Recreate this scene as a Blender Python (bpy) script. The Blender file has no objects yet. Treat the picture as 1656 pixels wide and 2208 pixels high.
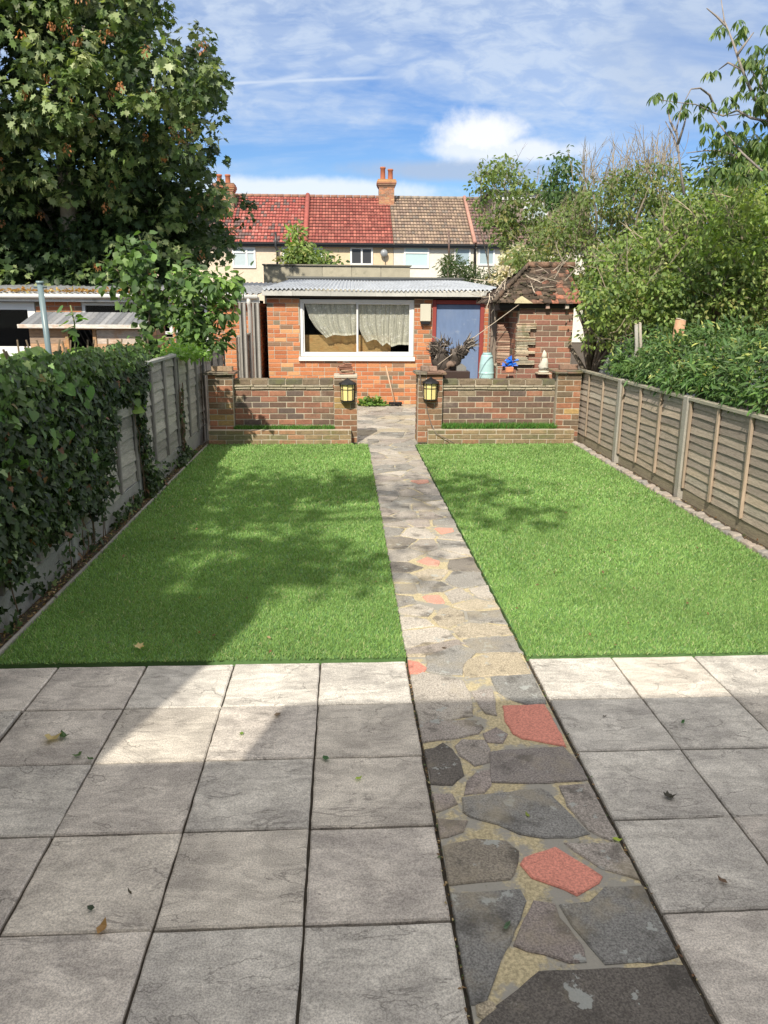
import bpy, math, random
import numpy as np
from mathutils import Vector, Matrix
random.seed(7); rng = np.random.default_rng(7)
S = bpy.context.scene; COL = S.collection
R = math.radians
# ---------------------------------------------------------------- camera
F = 1650.; PITCH = math.atan(439 / F); YAW = R(3.02); ROLL = .006; H = 1.72
_f = np.array([math.sin(YAW) * math.cos(PITCH), math.cos(YAW) * math.cos(PITCH), -math.sin(PITCH)])
_r = np.array([math.cos(YAW), -math.sin(YAW), 0.]); _u = np.cross(_r, _f)
_r, _u = _r * math.cos(ROLL) + _u * math.sin(ROLL), _u * math.cos(ROLL) - _r * math.sin(ROLL)
cd = bpy.data.cameras.new('camera'); cam = bpy.data.objects.new('camera', cd); COL.objects.link(cam)
cam.matrix_world = Matrix(((_r[0], _u[0], -_f[0], 0), (_r[1], _u[1], -_f[1], 0), (_r[2], _u[2], -_f[2], H), (0, 0, 0, 1)))
cd.sensor_fit = 'VERTICAL'; cd.sensor_height = 36; cd.lens = 36 * F / 2208; cd.clip_start = .05; cd.clip_end = 500
S.camera = cam; S.render.resolution_x = 768; S.render.resolution_y = 1024
def ray(px, py): return _f * F + _r * (px - 828) + _u * (1104 - py)
def G(px, py, z=0.):
    d = ray(px, py); t = (z - H) / d[2]; return (d[0] * t, d[1] * t)
def W(px, py, Y):
    d = ray(px, py); t = Y / d[1]; return (d[0] * t, H + d[2] * t)
def P3(px, py, Y):
    x, z = W(px, py, Y); return (x, Y, z)
# ---------------------------------------------------------------- light
SUN_EL, SUN_AZ = R(42), R(18)      # sun stands behind the camera and to its left
sl = bpy.data.lights.new('sun', 'SUN'); sl.energy = 4.2; sl.angle = R(.5); sl.color = (1, .93, .80)
so = bpy.data.objects.new('sun', sl); COL.objects.link(so)
ldir = Vector((math.sin(SUN_AZ) * math.cos(SUN_EL), math.cos(SUN_AZ) * math.cos(SUN_EL), -math.sin(SUN_EL)))
so.rotation_euler = ldir.to_track_quat('-Z', 'Y').to_euler()
S.view_settings.view_transform = 'Standard'; S.view_settings.look = 'None'
S.view_settings.exposure = .35; S.view_settings.gamma = 1
w = bpy.data.worlds.new('World'); S.world = w; w.use_nodes = True
NT = w.node_tree; NT.nodes.clear()
class N:
    """tiny node helper"""
    def __init__(s, nt): s.nt = nt
    def n(s, t, **k):
        o = s.nt.nodes.new(t)
        for a, v in k.items(): setattr(o, a, v)
        return o
    def put(s, sock, v):
        if isinstance(v, bpy.types.NodeSocket): s.nt.links.new(v, sock)
        else: sock.default_value = v
    def m(s, op, a, b=0., c=0., clamp=False):
        o = s.n('ShaderNodeMath', operation=op, use_clamp=clamp); s.put(o.inputs[0], a); s.put(o.inputs[1], b); s.put(o.inputs[2], c); return o.outputs[0]
    def ss(s, v, a, b, lo=0., hi=1.):
        o = s.n('ShaderNodeMapRange', interpolation_type='SMOOTHSTEP'); s.put(o.inputs[0], v)
        for i, x in enumerate((a, b, lo, hi)): o.inputs[i + 1].default_value = x
        return o.outputs[0]
    def mix(s, f, a, b, t='MIX'):
        o = s.n('ShaderNodeMix', data_type='RGBA', blend_type=t); s.put(o.inputs[0], f)
        for i, v in ((6, a), (7, b)):
            s.put(o.inputs[i], v if isinstance(v, bpy.types.NodeSocket) or len(v) == 4 else (*v, 1))
        return o.outputs[2]
    def noise(s, vec, sc, det=4., ro=.55, dist=0.):
        o = s.n('ShaderNodeTexNoise'); s.put(o.inputs['Vector'], vec); o.inputs['Scale'].default_value = sc
        o.inputs['Detail'].default_value = det; o.inputs['Roughness'].default_value = ro; o.inputs['Distortion'].default_value = dist
        return o.outputs[0]
    def mp(s, vec, sc=(1, 1, 1), loc=(0, 0, 0), rot=(0, 0, 0)):
        o = s.n('ShaderNodeMapping'); s.put(o.inputs[0], vec); o.inputs[1].default_value = loc; o.inputs[2].default_value = rot; o.inputs[3].default_value = sc
        return o.outputs[0]
k = N(NT)
sky = k.n('ShaderNodeTexSky', sky_type='NISHITA', sun_disc=False, sun_elevation=SUN_EL, sun_rotation=R(180 + 18), air_density=1.0, dust_density=.3, ozone_density=3.0, altitude=200)
tc = k.n('ShaderNodeTexCoord'); sp = k.n('ShaderNodeSeparateXYZ'); k.put(sp.inputs[0], tc.outputs['Generated'])
sx, sy, sz = sp.outputs
ay = k.m('MAXIMUM', k.m('ABSOLUTE', sy), .15)
u_ = k.m('DIVIDE', sx, ay); v_ = k.m('DIVIDE', sz, ay)
def uv(px, py):
    d = ray(px, py); return d[0] / d[1], d[2] / d[1]
cb = k.n('ShaderNodeCombineXYZ'); k.put(cb.inputs[0], u_); k.put(cb.inputs[1], v_)
dn = k.m('ADD', k.m('ABSOLUTE', sz), .12)
cp = k.n('ShaderNodeCombineXYZ'); k.put(cp.inputs[0], k.m('DIVIDE', sx, dn)); k.put(cp.inputs[1], k.m('DIVIDE', sy, dn))
deep = k.mix(k.ss(v_, .02, .30), (.72, .80, .84), (.46, .64, .88))
blue = k.mix(1., sky.outputs[0], deep, 'MULTIPLY')
n1 = k.noise(k.mp(cb.outputs[0], (2.2, 8, 1), rot=(0, 0, R(-9))), 1.6, 7, .6, .5)
n2 = k.noise(k.mp(cb.outputs[0], (9, 22, 1), rot=(0, 0, R(-12))), 2.2, 5, .6, .4)
top = k.ss(v_, .16, .32)
wis = k.ss(k.m('ADD', n1, k.m('MULTIPLY', top, .22)), .42, .74)
cell = k.ss(n2, .38, .62)
wis = k.m('MULTIPLY', wis, k.m('ADD', .62, k.m('MULTIPLY', cell, .38)))
low = k.m('MULTIPLY', k.ss(v_, .13, .03), k.ss(n1, .3, .6))
wis = k.m('MAXIMUM', wis, k.m('MULTIPLY', low, .8))
def blob(px, py, rx, ry, sc, amt, soft=(1.15, .45)):
    cu, cv = uv(px, py)
    du = k.m('DIVIDE', k.m('SUBTRACT', u_, cu), rx / 1650.); dv = k.m('DIVIDE', k.m('SUBTRACT', v_, cv), ry / 1650.)
    d = k.m('SQRT', k.m('ADD', k.m('MULTIPLY', du, du), k.m('MULTIPLY', dv, dv)))
    nn = k.noise(cb.outputs[0], sc, 6, .6)
    return k.ss(k.m('ADD', d, k.m('MULTIPLY', k.m('SUBTRACT', nn, .5), amt)), *soft)
cum = k.m('MAXIMUM', blob(1030, 292, 105, 52, 22, 1.3), k.m('MULTIPLY', blob(1090, 325, 170, 26, 18, 1.2), .8))
cum = k.m('MAXIMUM', cum, k.m('MULTIPLY', blob(640, 410, 330, 26, 14, 1.4), .75))
grey = k.m('MAXIMUM', blob(1010, 368, 260, 24, 13, 1.2), k.m('MULTIPLY', blob(1500, 130, 240, 150, 8, 1.0), .55))
def trail(a, b, wd):
    (au, av), (bu, bv) = uv(*a), uv(*b); L = math.hypot(bu - au, bv - av); cx, cy = (bu - au) / L, (bv - av) / L
    t = k.m('ADD', k.m('MULTIPLY', k.m('SUBTRACT', u_, au), cx), k.m('MULTIPLY', k.m('SUBTRACT', v_, av), cy))
    q = k.m('ABSOLUTE', k.m('SUBTRACT', k.m('MULTIPLY', k.m('SUBTRACT', v_, av), cx), k.m('MULTIPLY', k.m('SUBTRACT', u_, au), cy)))
    return k.m('MULTIPLY', k.ss(q, wd / 1650., 0), k.m('MULTIPLY', k.ss(t, -.01, .03), k.ss(t, L + .01, L - .05)))
tr = k.m('MAXIMUM', k.m('MULTIPLY', trail((440, 182), (850, 166), 5), .5), k.m('MULTIPLY', trail((530, 190), (700, 152), 9), .45))
c = k.mix(k.m('MULTIPLY', wis, .82), blue, (4.5, 5.2, 6.2))
c = k.mix(k.m('MULTIPLY', grey, .8), c, (3.1, 3.8, 5.0))
c = k.mix(tr, c, (5.6, 6.1, 6.7))
c = k.mix(k.m('MULTIPLY', cum, .92), c, (6.9, 7.0, 7.1))
c = k.mix(k.m('MULTIPLY', k.ss(sz, .36, .62), .9), c, (7.8, 7.5, 7.2))   # unseen pale overhead cloud added to lift and neutralise the shade
bg = k.n('ShaderNodeBackground'); k.put(bg.inputs[0], c); bg.inputs[1].default_value = .12
wo = k.n('ShaderNodeOutputWorld'); NT.links.new(bg.outputs[0], wo.inputs[0])
# ---------------------------------------------------------------- object helpers
ORG = {}
def link(o): COL.objects.link(o); return o
def tag(o, label=None, cat=None, group=None, kind=None):
    if label: o['label'] = label
    if cat: o['category'] = cat
    if group: o['group'] = group
    if kind: o['kind'] = kind
    return o
def empty(name, loc=(0, 0, 0), label=None, cat=None, group=None):
    o = link(bpy.data.objects.new(name, None)); o.location = loc; o.empty_display_size = .1; ORG[o] = Vector(loc)
    return tag(o, label, cat, group)
def copy_tree(o, parent=None):
    c_ = o.copy(); COL.objects.link(c_); c_.parent = parent
    for ch in [x for x in COL.objects if x.parent == o]: copy_tree(ch, c_)
    return c_
class MB:
    def __init__(s): s.v = []; s.f = []; s.c = []; s.sm = []
    def add(s, vs, fs, col=(1, 1, 1), smooth=False):
        b = len(s.v); s.v += [tuple(p) for p in vs]
        s.c += [tuple(col)] * len(vs) if not hasattr(col[0], '__len__') else [tuple(q) for q in col]
        s.f += [tuple(i + b for i in f) for f in fs]; s.sm += [smooth] * len(fs)
    def box(s, x0, x1, y0, y1, z0, z1, col=(1, 1, 1), j=0., ch=0.):
        """box; ch chamfers the edges; j jitters corners"""
        def q(): return random.uniform(-j, j) if j else 0.
        if ch <= 0:
            vs = [(x + q(), y + q(), z + q()) for z in (z0, z1) for y in (y0, y1) for x in (x0, x1)]
            s.add(vs, [(0, 2, 3, 1), (4, 5, 7, 6), (0, 1, 5, 4), (2, 6, 7, 3), (0, 4, 6, 2), (1, 3, 7, 5)], col); return
        xs, ys, zs = (x0, x1), (y0, y1), (z0, z1); sg = (1, -1); vs = []; ix = {}
        for a in (0, 1):
            for b in (0, 1):
                for d in (0, 1):
                    o = (q(), q(), q())
                    for t in range(3):
                        p = [xs[a] + o[0], ys[b] + o[1], zs[d] + o[2]]
                        for e, sgn in enumerate((sg[a], sg[b], sg[d])):
                            if e != t: p[e] += sgn * ch
                        ix[a, b, d, t] = len(vs); vs.append(p)
        fs = []
        for t in range(3):
            o2 = [e for e in range(3) if e != t]
            for sd in (0, 1):
                cyc = []
                for a, b in ((0, 0), (1, 0), (1, 1), (0, 1)):
                    kk = [0, 0, 0]; kk[t] = sd; kk[o2[0]] = a; kk[o2[1]] = b; cyc.append(ix[kk[0], kk[1], kk[2], t])
                fs.append(cyc)
            for a in (0, 1):
                for b in (0, 1):
                    l, h = [0, 0, 0], [0, 0, 0]; l[o2[0]] = h[o2[0]] = a; l[o2[1]] = h[o2[1]] = b; h[t] = 1
                    fs.append((ix[(*l, o2[0])], ix[(*h, o2[0])], ix[(*h, o2[1])], ix[(*l, o2[1])]))
        for a in (0, 1):
            for b in (0, 1):
                for d in (0, 1): fs.append((ix[a, b, d, 0], ix[a, b, d, 1], ix[a, b, d, 2]))
        s.add(vs, fs, col)
    def tube(s, pts, rad, col=(1, 1, 1), n=6, cap=True):
        pts = [Vector(p) for p in pts]; rad = rad if hasattr(rad, '__len__') else [rad] * len(pts)
        vs = []; t0 = (pts[1] - pts[0]).normalized(); a = t0.orthogonal().normalized()
        for i, p in enumerate(pts):
            t = (pts[min(i + 1, len(pts) - 1)] - pts[max(i - 1, 0)]).normalized()
            a = (a - t * a.dot(t)); a = a.normalized() if a.length > 1e-6 else t.orthogonal().normalized(); b = t.cross(a)
            for q in range(n):
                g = 2 * math.pi * q / n; vs.append(p + (a * math.cos(g) + b * math.sin(g)) * rad[i])
        fs = [(i * n + q, i * n + (q + 1) % n, (i + 1) * n + (q + 1) % n, (i + 1) * n + q) for i in range(len(pts) - 1) for q in range(n)]
        if cap: fs += [tuple(range(n - 1, -1, -1)), tuple((len(pts) - 1) * n + q for q in range(n))]
        s.add(vs, fs, col, n > 4)
    def prism(s, poly, z0, z1, col=(1, 1, 1), ch=0.):
        """poly in xy between z0 and z1"""
        n = len(poly); cx = sum(p[0] for p in poly) / n; cy = sum(p[1] for p in poly) / n
        def ins(p, d):
            L = math.hypot(p[0] - cx, p[1] - cy) or 1; f = max(0, 1 - d / L); return (cx + (p[0] - cx) * f, cy + (p[1] - cy) * f)
        vs = [(*p, z0) for p in poly] + [(*p, z1 - ch) for p in poly] + [(*ins(p, ch * 1.3), z1) for p in poly]
        fs = [(i + a * n, (i + 1) % n + a * n, (i + 1) % n + (a + 1) * n, i + (a + 1) * n) for i in range(n) for a in (0, 1)]
        fs += [tuple(range(2 * n, 3 * n)), tuple(range(n - 1, -1, -1))]
        s.add(vs, fs, col)
    def build(s, name, mat, parent=None, origin=None):
        me = bpy.data.meshes.new(name)
        o_ = ORG[parent] if parent else Vector(origin or (0, 0, 0))
        me.from_pydata([(a - o_.x, b - o_.y, c_ - o_.z) for a, b, c_ in s.v], [], s.f)
        at = me.color_attributes.new('Col', 'FLOAT_COLOR', 'POINT')
        arr = np.ones((len(s.v), 4), dtype=np.float32); arr[:, :3] = np.array(s.c); at.data.foreach_set('color', arr.ravel())
        me.polygons.foreach_set('use_smooth', s.sm)
        me.materials.append(mat); me.update()
        o = link(bpy.data.objects.new(name, me)); ORG[o] = o_
        if parent: o.parent = parent
        else: o.location = o_
        return o
TPL = {}
def tpl(name, vs, fs): TPL[name] = (np.array(vs, float), fs)
def ov(wd): return ([(0, 0, 0), (-wd, .35, .07), (wd, .35, .07), (-wd * .75, .7, .03), (wd * .75, .7, .03), (0, 1, -.12), (0, .35, 0), (0, .7, -.04)],
                    [(0, 6, 1), (0, 2, 6), (1, 6, 7, 3), (6, 2, 4, 7), (3, 7, 5), (7, 4, 5)])
tpl('ovate', *ov(.27)); tpl('narrow', *ov(.13)); tpl('round', *ov(.42))
def lobed(name, half, c0):
    pts = half + [(-x, y) for x, y in half[::-1] if x > 0]
    vs = [(0, c0, 0)] + [(x, y, abs(x) * .18 - max(0, y - .5) * .2) for x, y in pts]
    n = len(pts); tpl(name, vs, [(0, 1 + i, 1 + (i + 1) % n) for i in range(n)])
lobed('maple', [(0, 0), (.3, -.04), (.26, .18), (.56, .36), (.29, .46), (.3, .7), (.11, .64), (0, 1)], .36)
lobed('ivy', [(0, .05), (.3, -.1), (.46, .22), (.24, .34), (.26, .6), (0, 1)], .3)
lobed('heart', [(0, .1), (.22, -.06), (.46, .14), (.42, .48), (.2, .8), (0, 1)], .35)
tpl('blade', [(-.5, 0, 0), (.5, 0, 0), (-.38, .55, .06), (.38, .55, .06), (0, 1, .3)], [(0, 1, 3, 2), (2, 3, 4)])
def unit(a): return a / np.maximum(np.linalg.norm(a, axis=1, keepdims=True), 1e-9)
def leaves(name, mat, groups, parent=None, origin=(0, 0, 0)):
    """groups: list of (shape, pos, dir, nrm, size(n or n,2), col) arrays -> one mesh"""
    V = []; Cc = []; LI = []; LT = []; base = 0
    o_ = np.array(ORG[parent] if parent else origin)
    for shp, pos, dr, nm, size, col in groups:
        tv, tf = TPL[shp]; n = len(pos)
        if n == 0: continue
        d = unit(dr); x = unit(np.cross(d, nm)); z = np.cross(x, d)
        size = np.asarray(size, float); wd = size[:, 0] if size.ndim == 2 else size; ln = size[:, 1] if size.ndim == 2 else size
        v = (tv[None, :, 0, None] * (x * wd[:, None])[:, None, :] + tv[None, :, 1, None] * (d * ln[:, None])[:, None, :] + tv[None, :, 2, None] * (z * ln[:, None])[:, None, :]) + pos[:, None, :]
        V.append(v.reshape(-1, 3)); Cc.append(np.repeat(col, len(tv), axis=0))
        off = (np.arange(n) * len(tv) + base)[:, None]
        fl = np.array([i for f in tf for i in f])[None, :] + off; LI.append(fl.ravel())
        LT.append(np.tile([len(f) for f in tf], n)); base += n * len(tv)
    V = np.concatenate(V) - o_; Cc = np.concatenate(Cc); LI = np.concatenate(LI); LT = np.concatenate(LT)
    me = bpy.data.meshes.new(name); me.vertices.add(len(V)); me.vertices.foreach_set('co', V.astype(np.float32).ravel())
    me.loops.add(len(LI)); me.loops.foreach_set('vertex_index', LI.astype(np.int32))
    me.polygons.add(len(LT)); st = np.concatenate([[0], np.cumsum(LT)[:-1]])
    me.polygons.foreach_set('loop_start', st.astype(np.int32)); me.polygons.foreach_set('loop_total', LT.astype(np.int32))
    me.update(calc_edges=True)
    at = me.color_attributes.new('Col', 'FLOAT_COLOR', 'POINT'); a4 = np.ones((len(V), 4), np.float32); a4[:, :3] = Cc; at.data.foreach_set('color', a4.ravel())
    me.materials.append(mat); o = link(bpy.data.objects.new(name, me)); ORG[o] = Vector(o_)
    if parent: o.parent = parent
    else: o.location = origin
    return o
def pick(n, pal, var=.25):
    """pal: list of (weight, rgb)"""
    wts = np.array([p[0] for p in pal], float); idx = rng.choice(len(pal), n, p=wts / wts.sum())
    c_ = np.array([p[1] for p in pal])[idx]; return c_ * rng.uniform(1 - var, 1 + var, (n, 1)) * rng.uniform(.93, 1.07, (n, 3))
def rpick(pal, var=.15):
    c_ = random.choices([p[1] for p in pal], [p[0] for p in pal])[0]; f = random.uniform(1 - var, 1 + var); return tuple(q * f for q in c_)
# ---------------------------------------------------------------- materials
def mat(name, base=None, rough=.85, var=.18, ns=9., bump=.3, bs=60., bdist=.004, stretch=(1, 1, 1), stains=(), spec=.3, fine=None, metal=0.):
    m = bpy.data.materials.new(name); m.use_nodes = True; nt = m.node_tree; nt.nodes.clear(); q = N(nt)
    out = q.n('ShaderNodeOutputMaterial'); b = q.n('ShaderNodeBsdfPrincipled'); nt.links.new(b.outputs[0], out.inputs[0])
    t = q.n('ShaderNodeTexCoord').outputs['Object']; vec = q.mp(t, stretch)
    if base is None: a = q.n('ShaderNodeAttribute', attribute_name='Col'); colr = a.outputs[0]
    else: colr = base
    nz = q.noise(vec, ns, 5, .6)
    colr = q.mix(1., colr, q.mix(nz, (1 - var * 2, 1 - var * 2, 1 - var * 2), (1 + var * 2, 1 + var * 2, 1 + var * 2)), 'MULTIPLY')
    if fine:
        fz = q.noise(vec, fine[0], 3, .7); colr = q.mix(1., colr, q.mix(q.ss(fz, .3, .7), (1 - fine[1],) * 3, (1 + fine[1],) * 3), 'MULTIPLY')
    for (sc, lo, hi, cc, amt) in stains:
        sn = q.noise(q.mp(t, (1, 1, 1), (sc, sc * 2.3, 0)), sc, 5, .65); colr = q.mix(q.m('MULTIPLY', q.ss(sn, lo, hi), amt), colr, cc)
    q.put(b.inputs['Base Color'], colr); b.inputs['Roughness'].default_value = rough; b.inputs['Specular IOR Level'].default_value = spec; b.inputs['Metallic'].default_value = metal
    if bump:
        bn = q.n('ShaderNodeBump'); bn.inputs['Strength'].default_value = bump; bn.inputs['Distance'].default_value = bdist
        q.put(bn.inputs['Height'], q.noise(vec, bs, 5, .65)); nt.links.new(bn.outputs[0], b.inputs['Normal'])
    return m
def leafmat(name, rough=.5, trans=.24, back=1.5, spec=.35):
    m = bpy.data.materials.new(name); m.use_nodes = True; nt = m.node_tree; nt.nodes.clear(); q = N(nt)
    out = q.n('ShaderNodeOutputMaterial'); b = q.n('ShaderNodeBsdfPrincipled'); a = q.n('ShaderNodeAttribute', attribute_name='Col')
    g = q.n('ShaderNodeNewGeometry'); col = q.mix(q.m('MULTIPLY', g.outputs['Backfacing'], 1.), a.outputs[0], q.mix(1., a.outputs[0], (back, back, back * .95), 'MULTIPLY'))
    t = q.n('ShaderNodeTexCoord').outputs['Object']
    col = q.mix(1., col, q.mix(q.noise(t, 3., 3), (.75, .8, .7), (1.25, 1.2, 1.25)), 'MULTIPLY')
    q.put(b.inputs['Base Color'], col); b.inputs['Roughness'].default_value = rough; b.inputs['Specular IOR Level'].default_value = spec
    tr_ = q.n('ShaderNodeBsdfTranslucent'); q.put(tr_.inputs[0], q.mix(1., col, (1.5, 1.6, .7), 'MULTIPLY'))
    mx = q.n('ShaderNodeMixShader'); mx.inputs[0].default_value = trans; nt.links.new(b.outputs[0], mx.inputs[1]); nt.links.new(tr_.outputs[0], mx.inputs[2]); nt.links.new(mx.outputs[0], out.inputs[0])
    return m
def glassmat(name, tint=(.97, .98, .97), refl=.1):
    m = bpy.data.materials.new(name); m.use_nodes = True; nt = m.node_tree; nt.nodes.clear(); q = N(nt)
    out = q.n('ShaderNodeOutputMaterial'); a = q.n('ShaderNodeBsdfTransparent'); a.inputs[0].default_value = (*tint, 1)
    g = q.n('ShaderNodeBsdfGlossy'); g.inputs['Roughness'].default_value = .02
    lw = q.n('ShaderNodeLayerWeight'); lw.inputs[0].default_value = .3
    mx = q.n('ShaderNodeMixShader'); q.put(mx.inputs[0], q.m('MULTIPLY', lw.outputs['Fresnel'], refl * 4, clamp=True))
    nt.links.new(a.outputs[0], mx.inputs[1]); nt.links.new(g.outputs[0], mx.inputs[2]); nt.links.new(mx.outputs[0], out.inputs[0]); return m
M = dict(
    brick=mat('brick', var=.22, ns=30, bump=.6, bs=90, bdist=.004, fine=(160, .2), stains=[(3.1, .56, .72, (.44, .38, .30), .4), (2.1, .50, .68, (.09, .075, .06), .5), (9, .62, .72, (.07, .06, .05), .5)]),
    shedbrick=mat('shed_brick', var=.16, ns=30, bump=.4, bs=90, bdist=.003, fine=(140, .12)),
    oldbrick=mat('mossy_brick', var=.25, ns=25, bump=.7, bs=80, bdist=.005, fine=(150, .25), stains=[(6, .5, .68, (.17, .17, .07), .6), (14, .64, .74, (.5, .48, .38), .6)]),
    mortar=mat('mortar', (.47, .41, .32), var=.2, ns=20, bump=.5, bs=120),
    pmortar=mat('sand_mortar', var=.12, ns=6, bump=.8, bs=140, bdist=.004, fine=(90, .3), stains=[(5, .46, .54, (.30, .29, .265), .9), (16, .62, .7, (.13, .12, .08), .7)]),
    slab=None,
    stone=mat('paving_stone', var=.14, ns=5, bump=.9, bs=150, bdist=.004, fine=(150, .42), stains=[(6, .52, .66, (.05, .045, .04), .6), (75, .62, .68, (.40, .38, .34), .3), (48, .60, .70, (.06, .055, .05), .4), (9, .61, .64, (.40, .42, .40), .7), (2.6, .5, .68, (.36, .31, .22), .55)]),
    redstone=mat('red_stone', var=.08, ns=5, bump=.4, bs=150, bdist=.002, fine=(130, .25), stains=[(9, .58, .72, (.14, .07, .05), .6), (70, .62, .68, (.2, .08, .06), .6)]),
    joint=mat('joint_soil', (.06, .05, .038), var=.3, ns=40, bump=.8, bs=200, stains=[(30, .66, .72, (.16, .18, .06), .6)]),
    soil=mat('soil', (.09, .07, .05), var=.3, ns=20, bump=1., bs=60, bdist=.02),
    lawnbase=mat('lawn_base', (.11, .21, .07), var=.25, ns=9, bump=.6, bs=120),
    wood=mat('weathered_wood', var=.22, ns=6, bump=.6, bs=30, bdist=.004, stretch=(6, 1, 14), fine=(22, .25), stains=[(4, .6, .72, (.5, .47, .42), .35), (2.2, .60, .78, (.20, .20, .12), .15)]),
    woodv=mat('batten_wood', var=.2, ns=8, bump=.5, bs=40, bdist=.003, stretch=(8, 8, 1)),
    plank=mat('shed_plank', var=.25, ns=5, bump=.6, bs=30, stretch=(1, 6, 12), fine=(14, .25), stains=[(3, .5, .66, (.55, .25, .08), .5)]),
    concrete=mat('concrete', var=.14, ns=6, bump=.4, bs=90, fine=(90, .14), stains=[(4, .56, .72, (.16, .16, .12), .5)]),
    render_=mat('render', var=.06, ns=4, bump=.5, bs=25, bdist=.02, fine=(9, .06), stains=[(.6, .55, .8, (.35, .28, .18), .25)]),
    white=mat('white_paint', (.80, .80, .78), rough=.4, var=.03, bump=.05, stains=[(5, .62, .8, (.5, .48, .42), .3)]),
    corr=mat('corrugated_sheet', var=.1, ns=3, rough=.7, bump=.2, bs=50, stretch=(1, 1, 1), fine=(5, .18), stains=[(1.5, .55, .75, (.22, .22, .2), .5), (9, .62, .7, (.12, .11, .08), .4)]),
    tile=mat('roof_tile', var=.14, ns=3, rough=.85, bump=.4, bs=20, bdist=.01, fine=(8, .15)),
    mosstile=mat('mossy_tile', var=.2, ns=10, bump=.8, bs=40, bdist=.01, fine=(50, .3), stains=[(5, .5, .6, (.05, .04, .028), .85), (13, .68, .71, (.5, .48, .38), .8)]),
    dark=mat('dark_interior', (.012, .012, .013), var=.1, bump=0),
    black=mat('black_metal', (.018, .018, .02), rough=.45, var=.1, bump=.1),
    misc=mat('painted', var=.08, ns=12, bump=.2, bs=60, rough=.6),
    gloss=mat('smooth_plastic', var=.04, ns=6, bump=0, rough=.35, spec=.5),
    bluedoor=mat('blue_door', (.15, .215, .36), rough=.7, var=.1, ns=3, bump=.3, bs=20, stretch=(5, 1, 1), stains=[(2.2, .44, .62, (.19, .25, .38), .5), (8, .62, .72, (.32, .37, .46), .4)]),
    bark=mat('bark', var=.25, ns=14, bump=.8, bs=40, bdist=.01, stretch=(2, 2, 1)),
    pot=mat('chimney_pot', (.42, .15, .08), var=.1, bump=.1),
    leaf=leafmat('leaf'), glossleaf=leafmat('glossy_leaf', .45, .18, 1.3, .3), grass=leafmat('grass_blade', .6, .25, 1.1, .15), pane=glassmat('window_glass'), lampglass=mat('lamp_glass', (.85, .70, .30), rough=.3, var=.04, bump=0, spec=.5))
def slabmat():
    m = bpy.data.materials.new('riven_slab'); m.use_nodes = True; nt = m.node_tree; nt.nodes.clear(); q = N(nt)
    out = q.n('ShaderNodeOutputMaterial'); b = q.n('ShaderNodeBsdfPrincipled'); nt.links.new(b.outputs[0], out.inputs[0])
    t = q.n('ShaderNodeTexCoord').outputs['Object']; a = q.n('ShaderNodeAttribute', attribute_name='Col').outputs[0]
    rid = q.n('ShaderNodeAttribute', attribute_name='Rnd').outputs[0]
    sh = q.n('ShaderNodeVectorMath', operation='ADD'); q.put(sh.inputs[0], t); q.put(sh.inputs[1], rid); v = sh.outputs[0]
    big = q.noise(v, 3.2, 6, .6, .8); fin = q.noise(v, 190, 4, .75); mid = q.noise(q.mp(v, (1, 2.4, 1), rot=(0, 0, .5)), 7, 6, .65, 1.2)
    ln = q.noise(q.mp(v, (1, 1.9, 1)), 2.3, 5, .55, .6); edge = q.m('ABSOLUTE', q.m('SUBTRACT', ln, .5)); crack = q.ss(edge, .008, 0.)
    gate = q.ss(q.noise(v, 4.2, 2), .44, .54); crack = q.m('MULTIPLY', crack, gate)
    c1 = q.mix(1., a, q.mix(q.ss(big, .3, .7), (.76, .75, .75), (1.2, 1.19, 1.17)), 'MULTIPLY')
    c1 = q.mix(1., c1, q.mix(q.ss(fin, .3, .7), (.62, .62, .63), (1.36, 1.36, 1.35)), 'MULTIPLY')
    c1 = q.mix(1., c1, q.mix(q.ss(mid, .35, .62), (.80, .80, .80), (1.08, 1.08, 1.08)), 'MULTIPLY')
    c1 = q.mix(q.m('MULTIPLY', crack, .5), c1, (.11, .10, .09))
    st = q.noise(v, 26, 4, .7); c1 = q.mix(q.m('MULTIPLY', q.ss(st, .70, .76), .7), c1, (.07, .06, .05))
    q.put(b.inputs['Base Color'], c1); b.inputs['Roughness'].default_value = .8; b.inputs['Specular IOR Level'].default_value = .25
    h = q.m('ADD', q.m('MULTIPLY', big, .9), q.m('ADD', q.m('MULTIPLY', mid, .5), q.m('ADD', q.m('MULTIPLY', fin, .10), q.m('MULTIPLY', crack, -.12))))
    bn = q.n('ShaderNodeBump'); bn.inputs['Strength'].default_value = .8; bn.inputs['Distance'].default_value = .016; q.put(bn.inputs['Height'], h); nt.links.new(bn.outputs[0], b.inputs['Normal'])
    return m
M['slab'] = slabmat()
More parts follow.
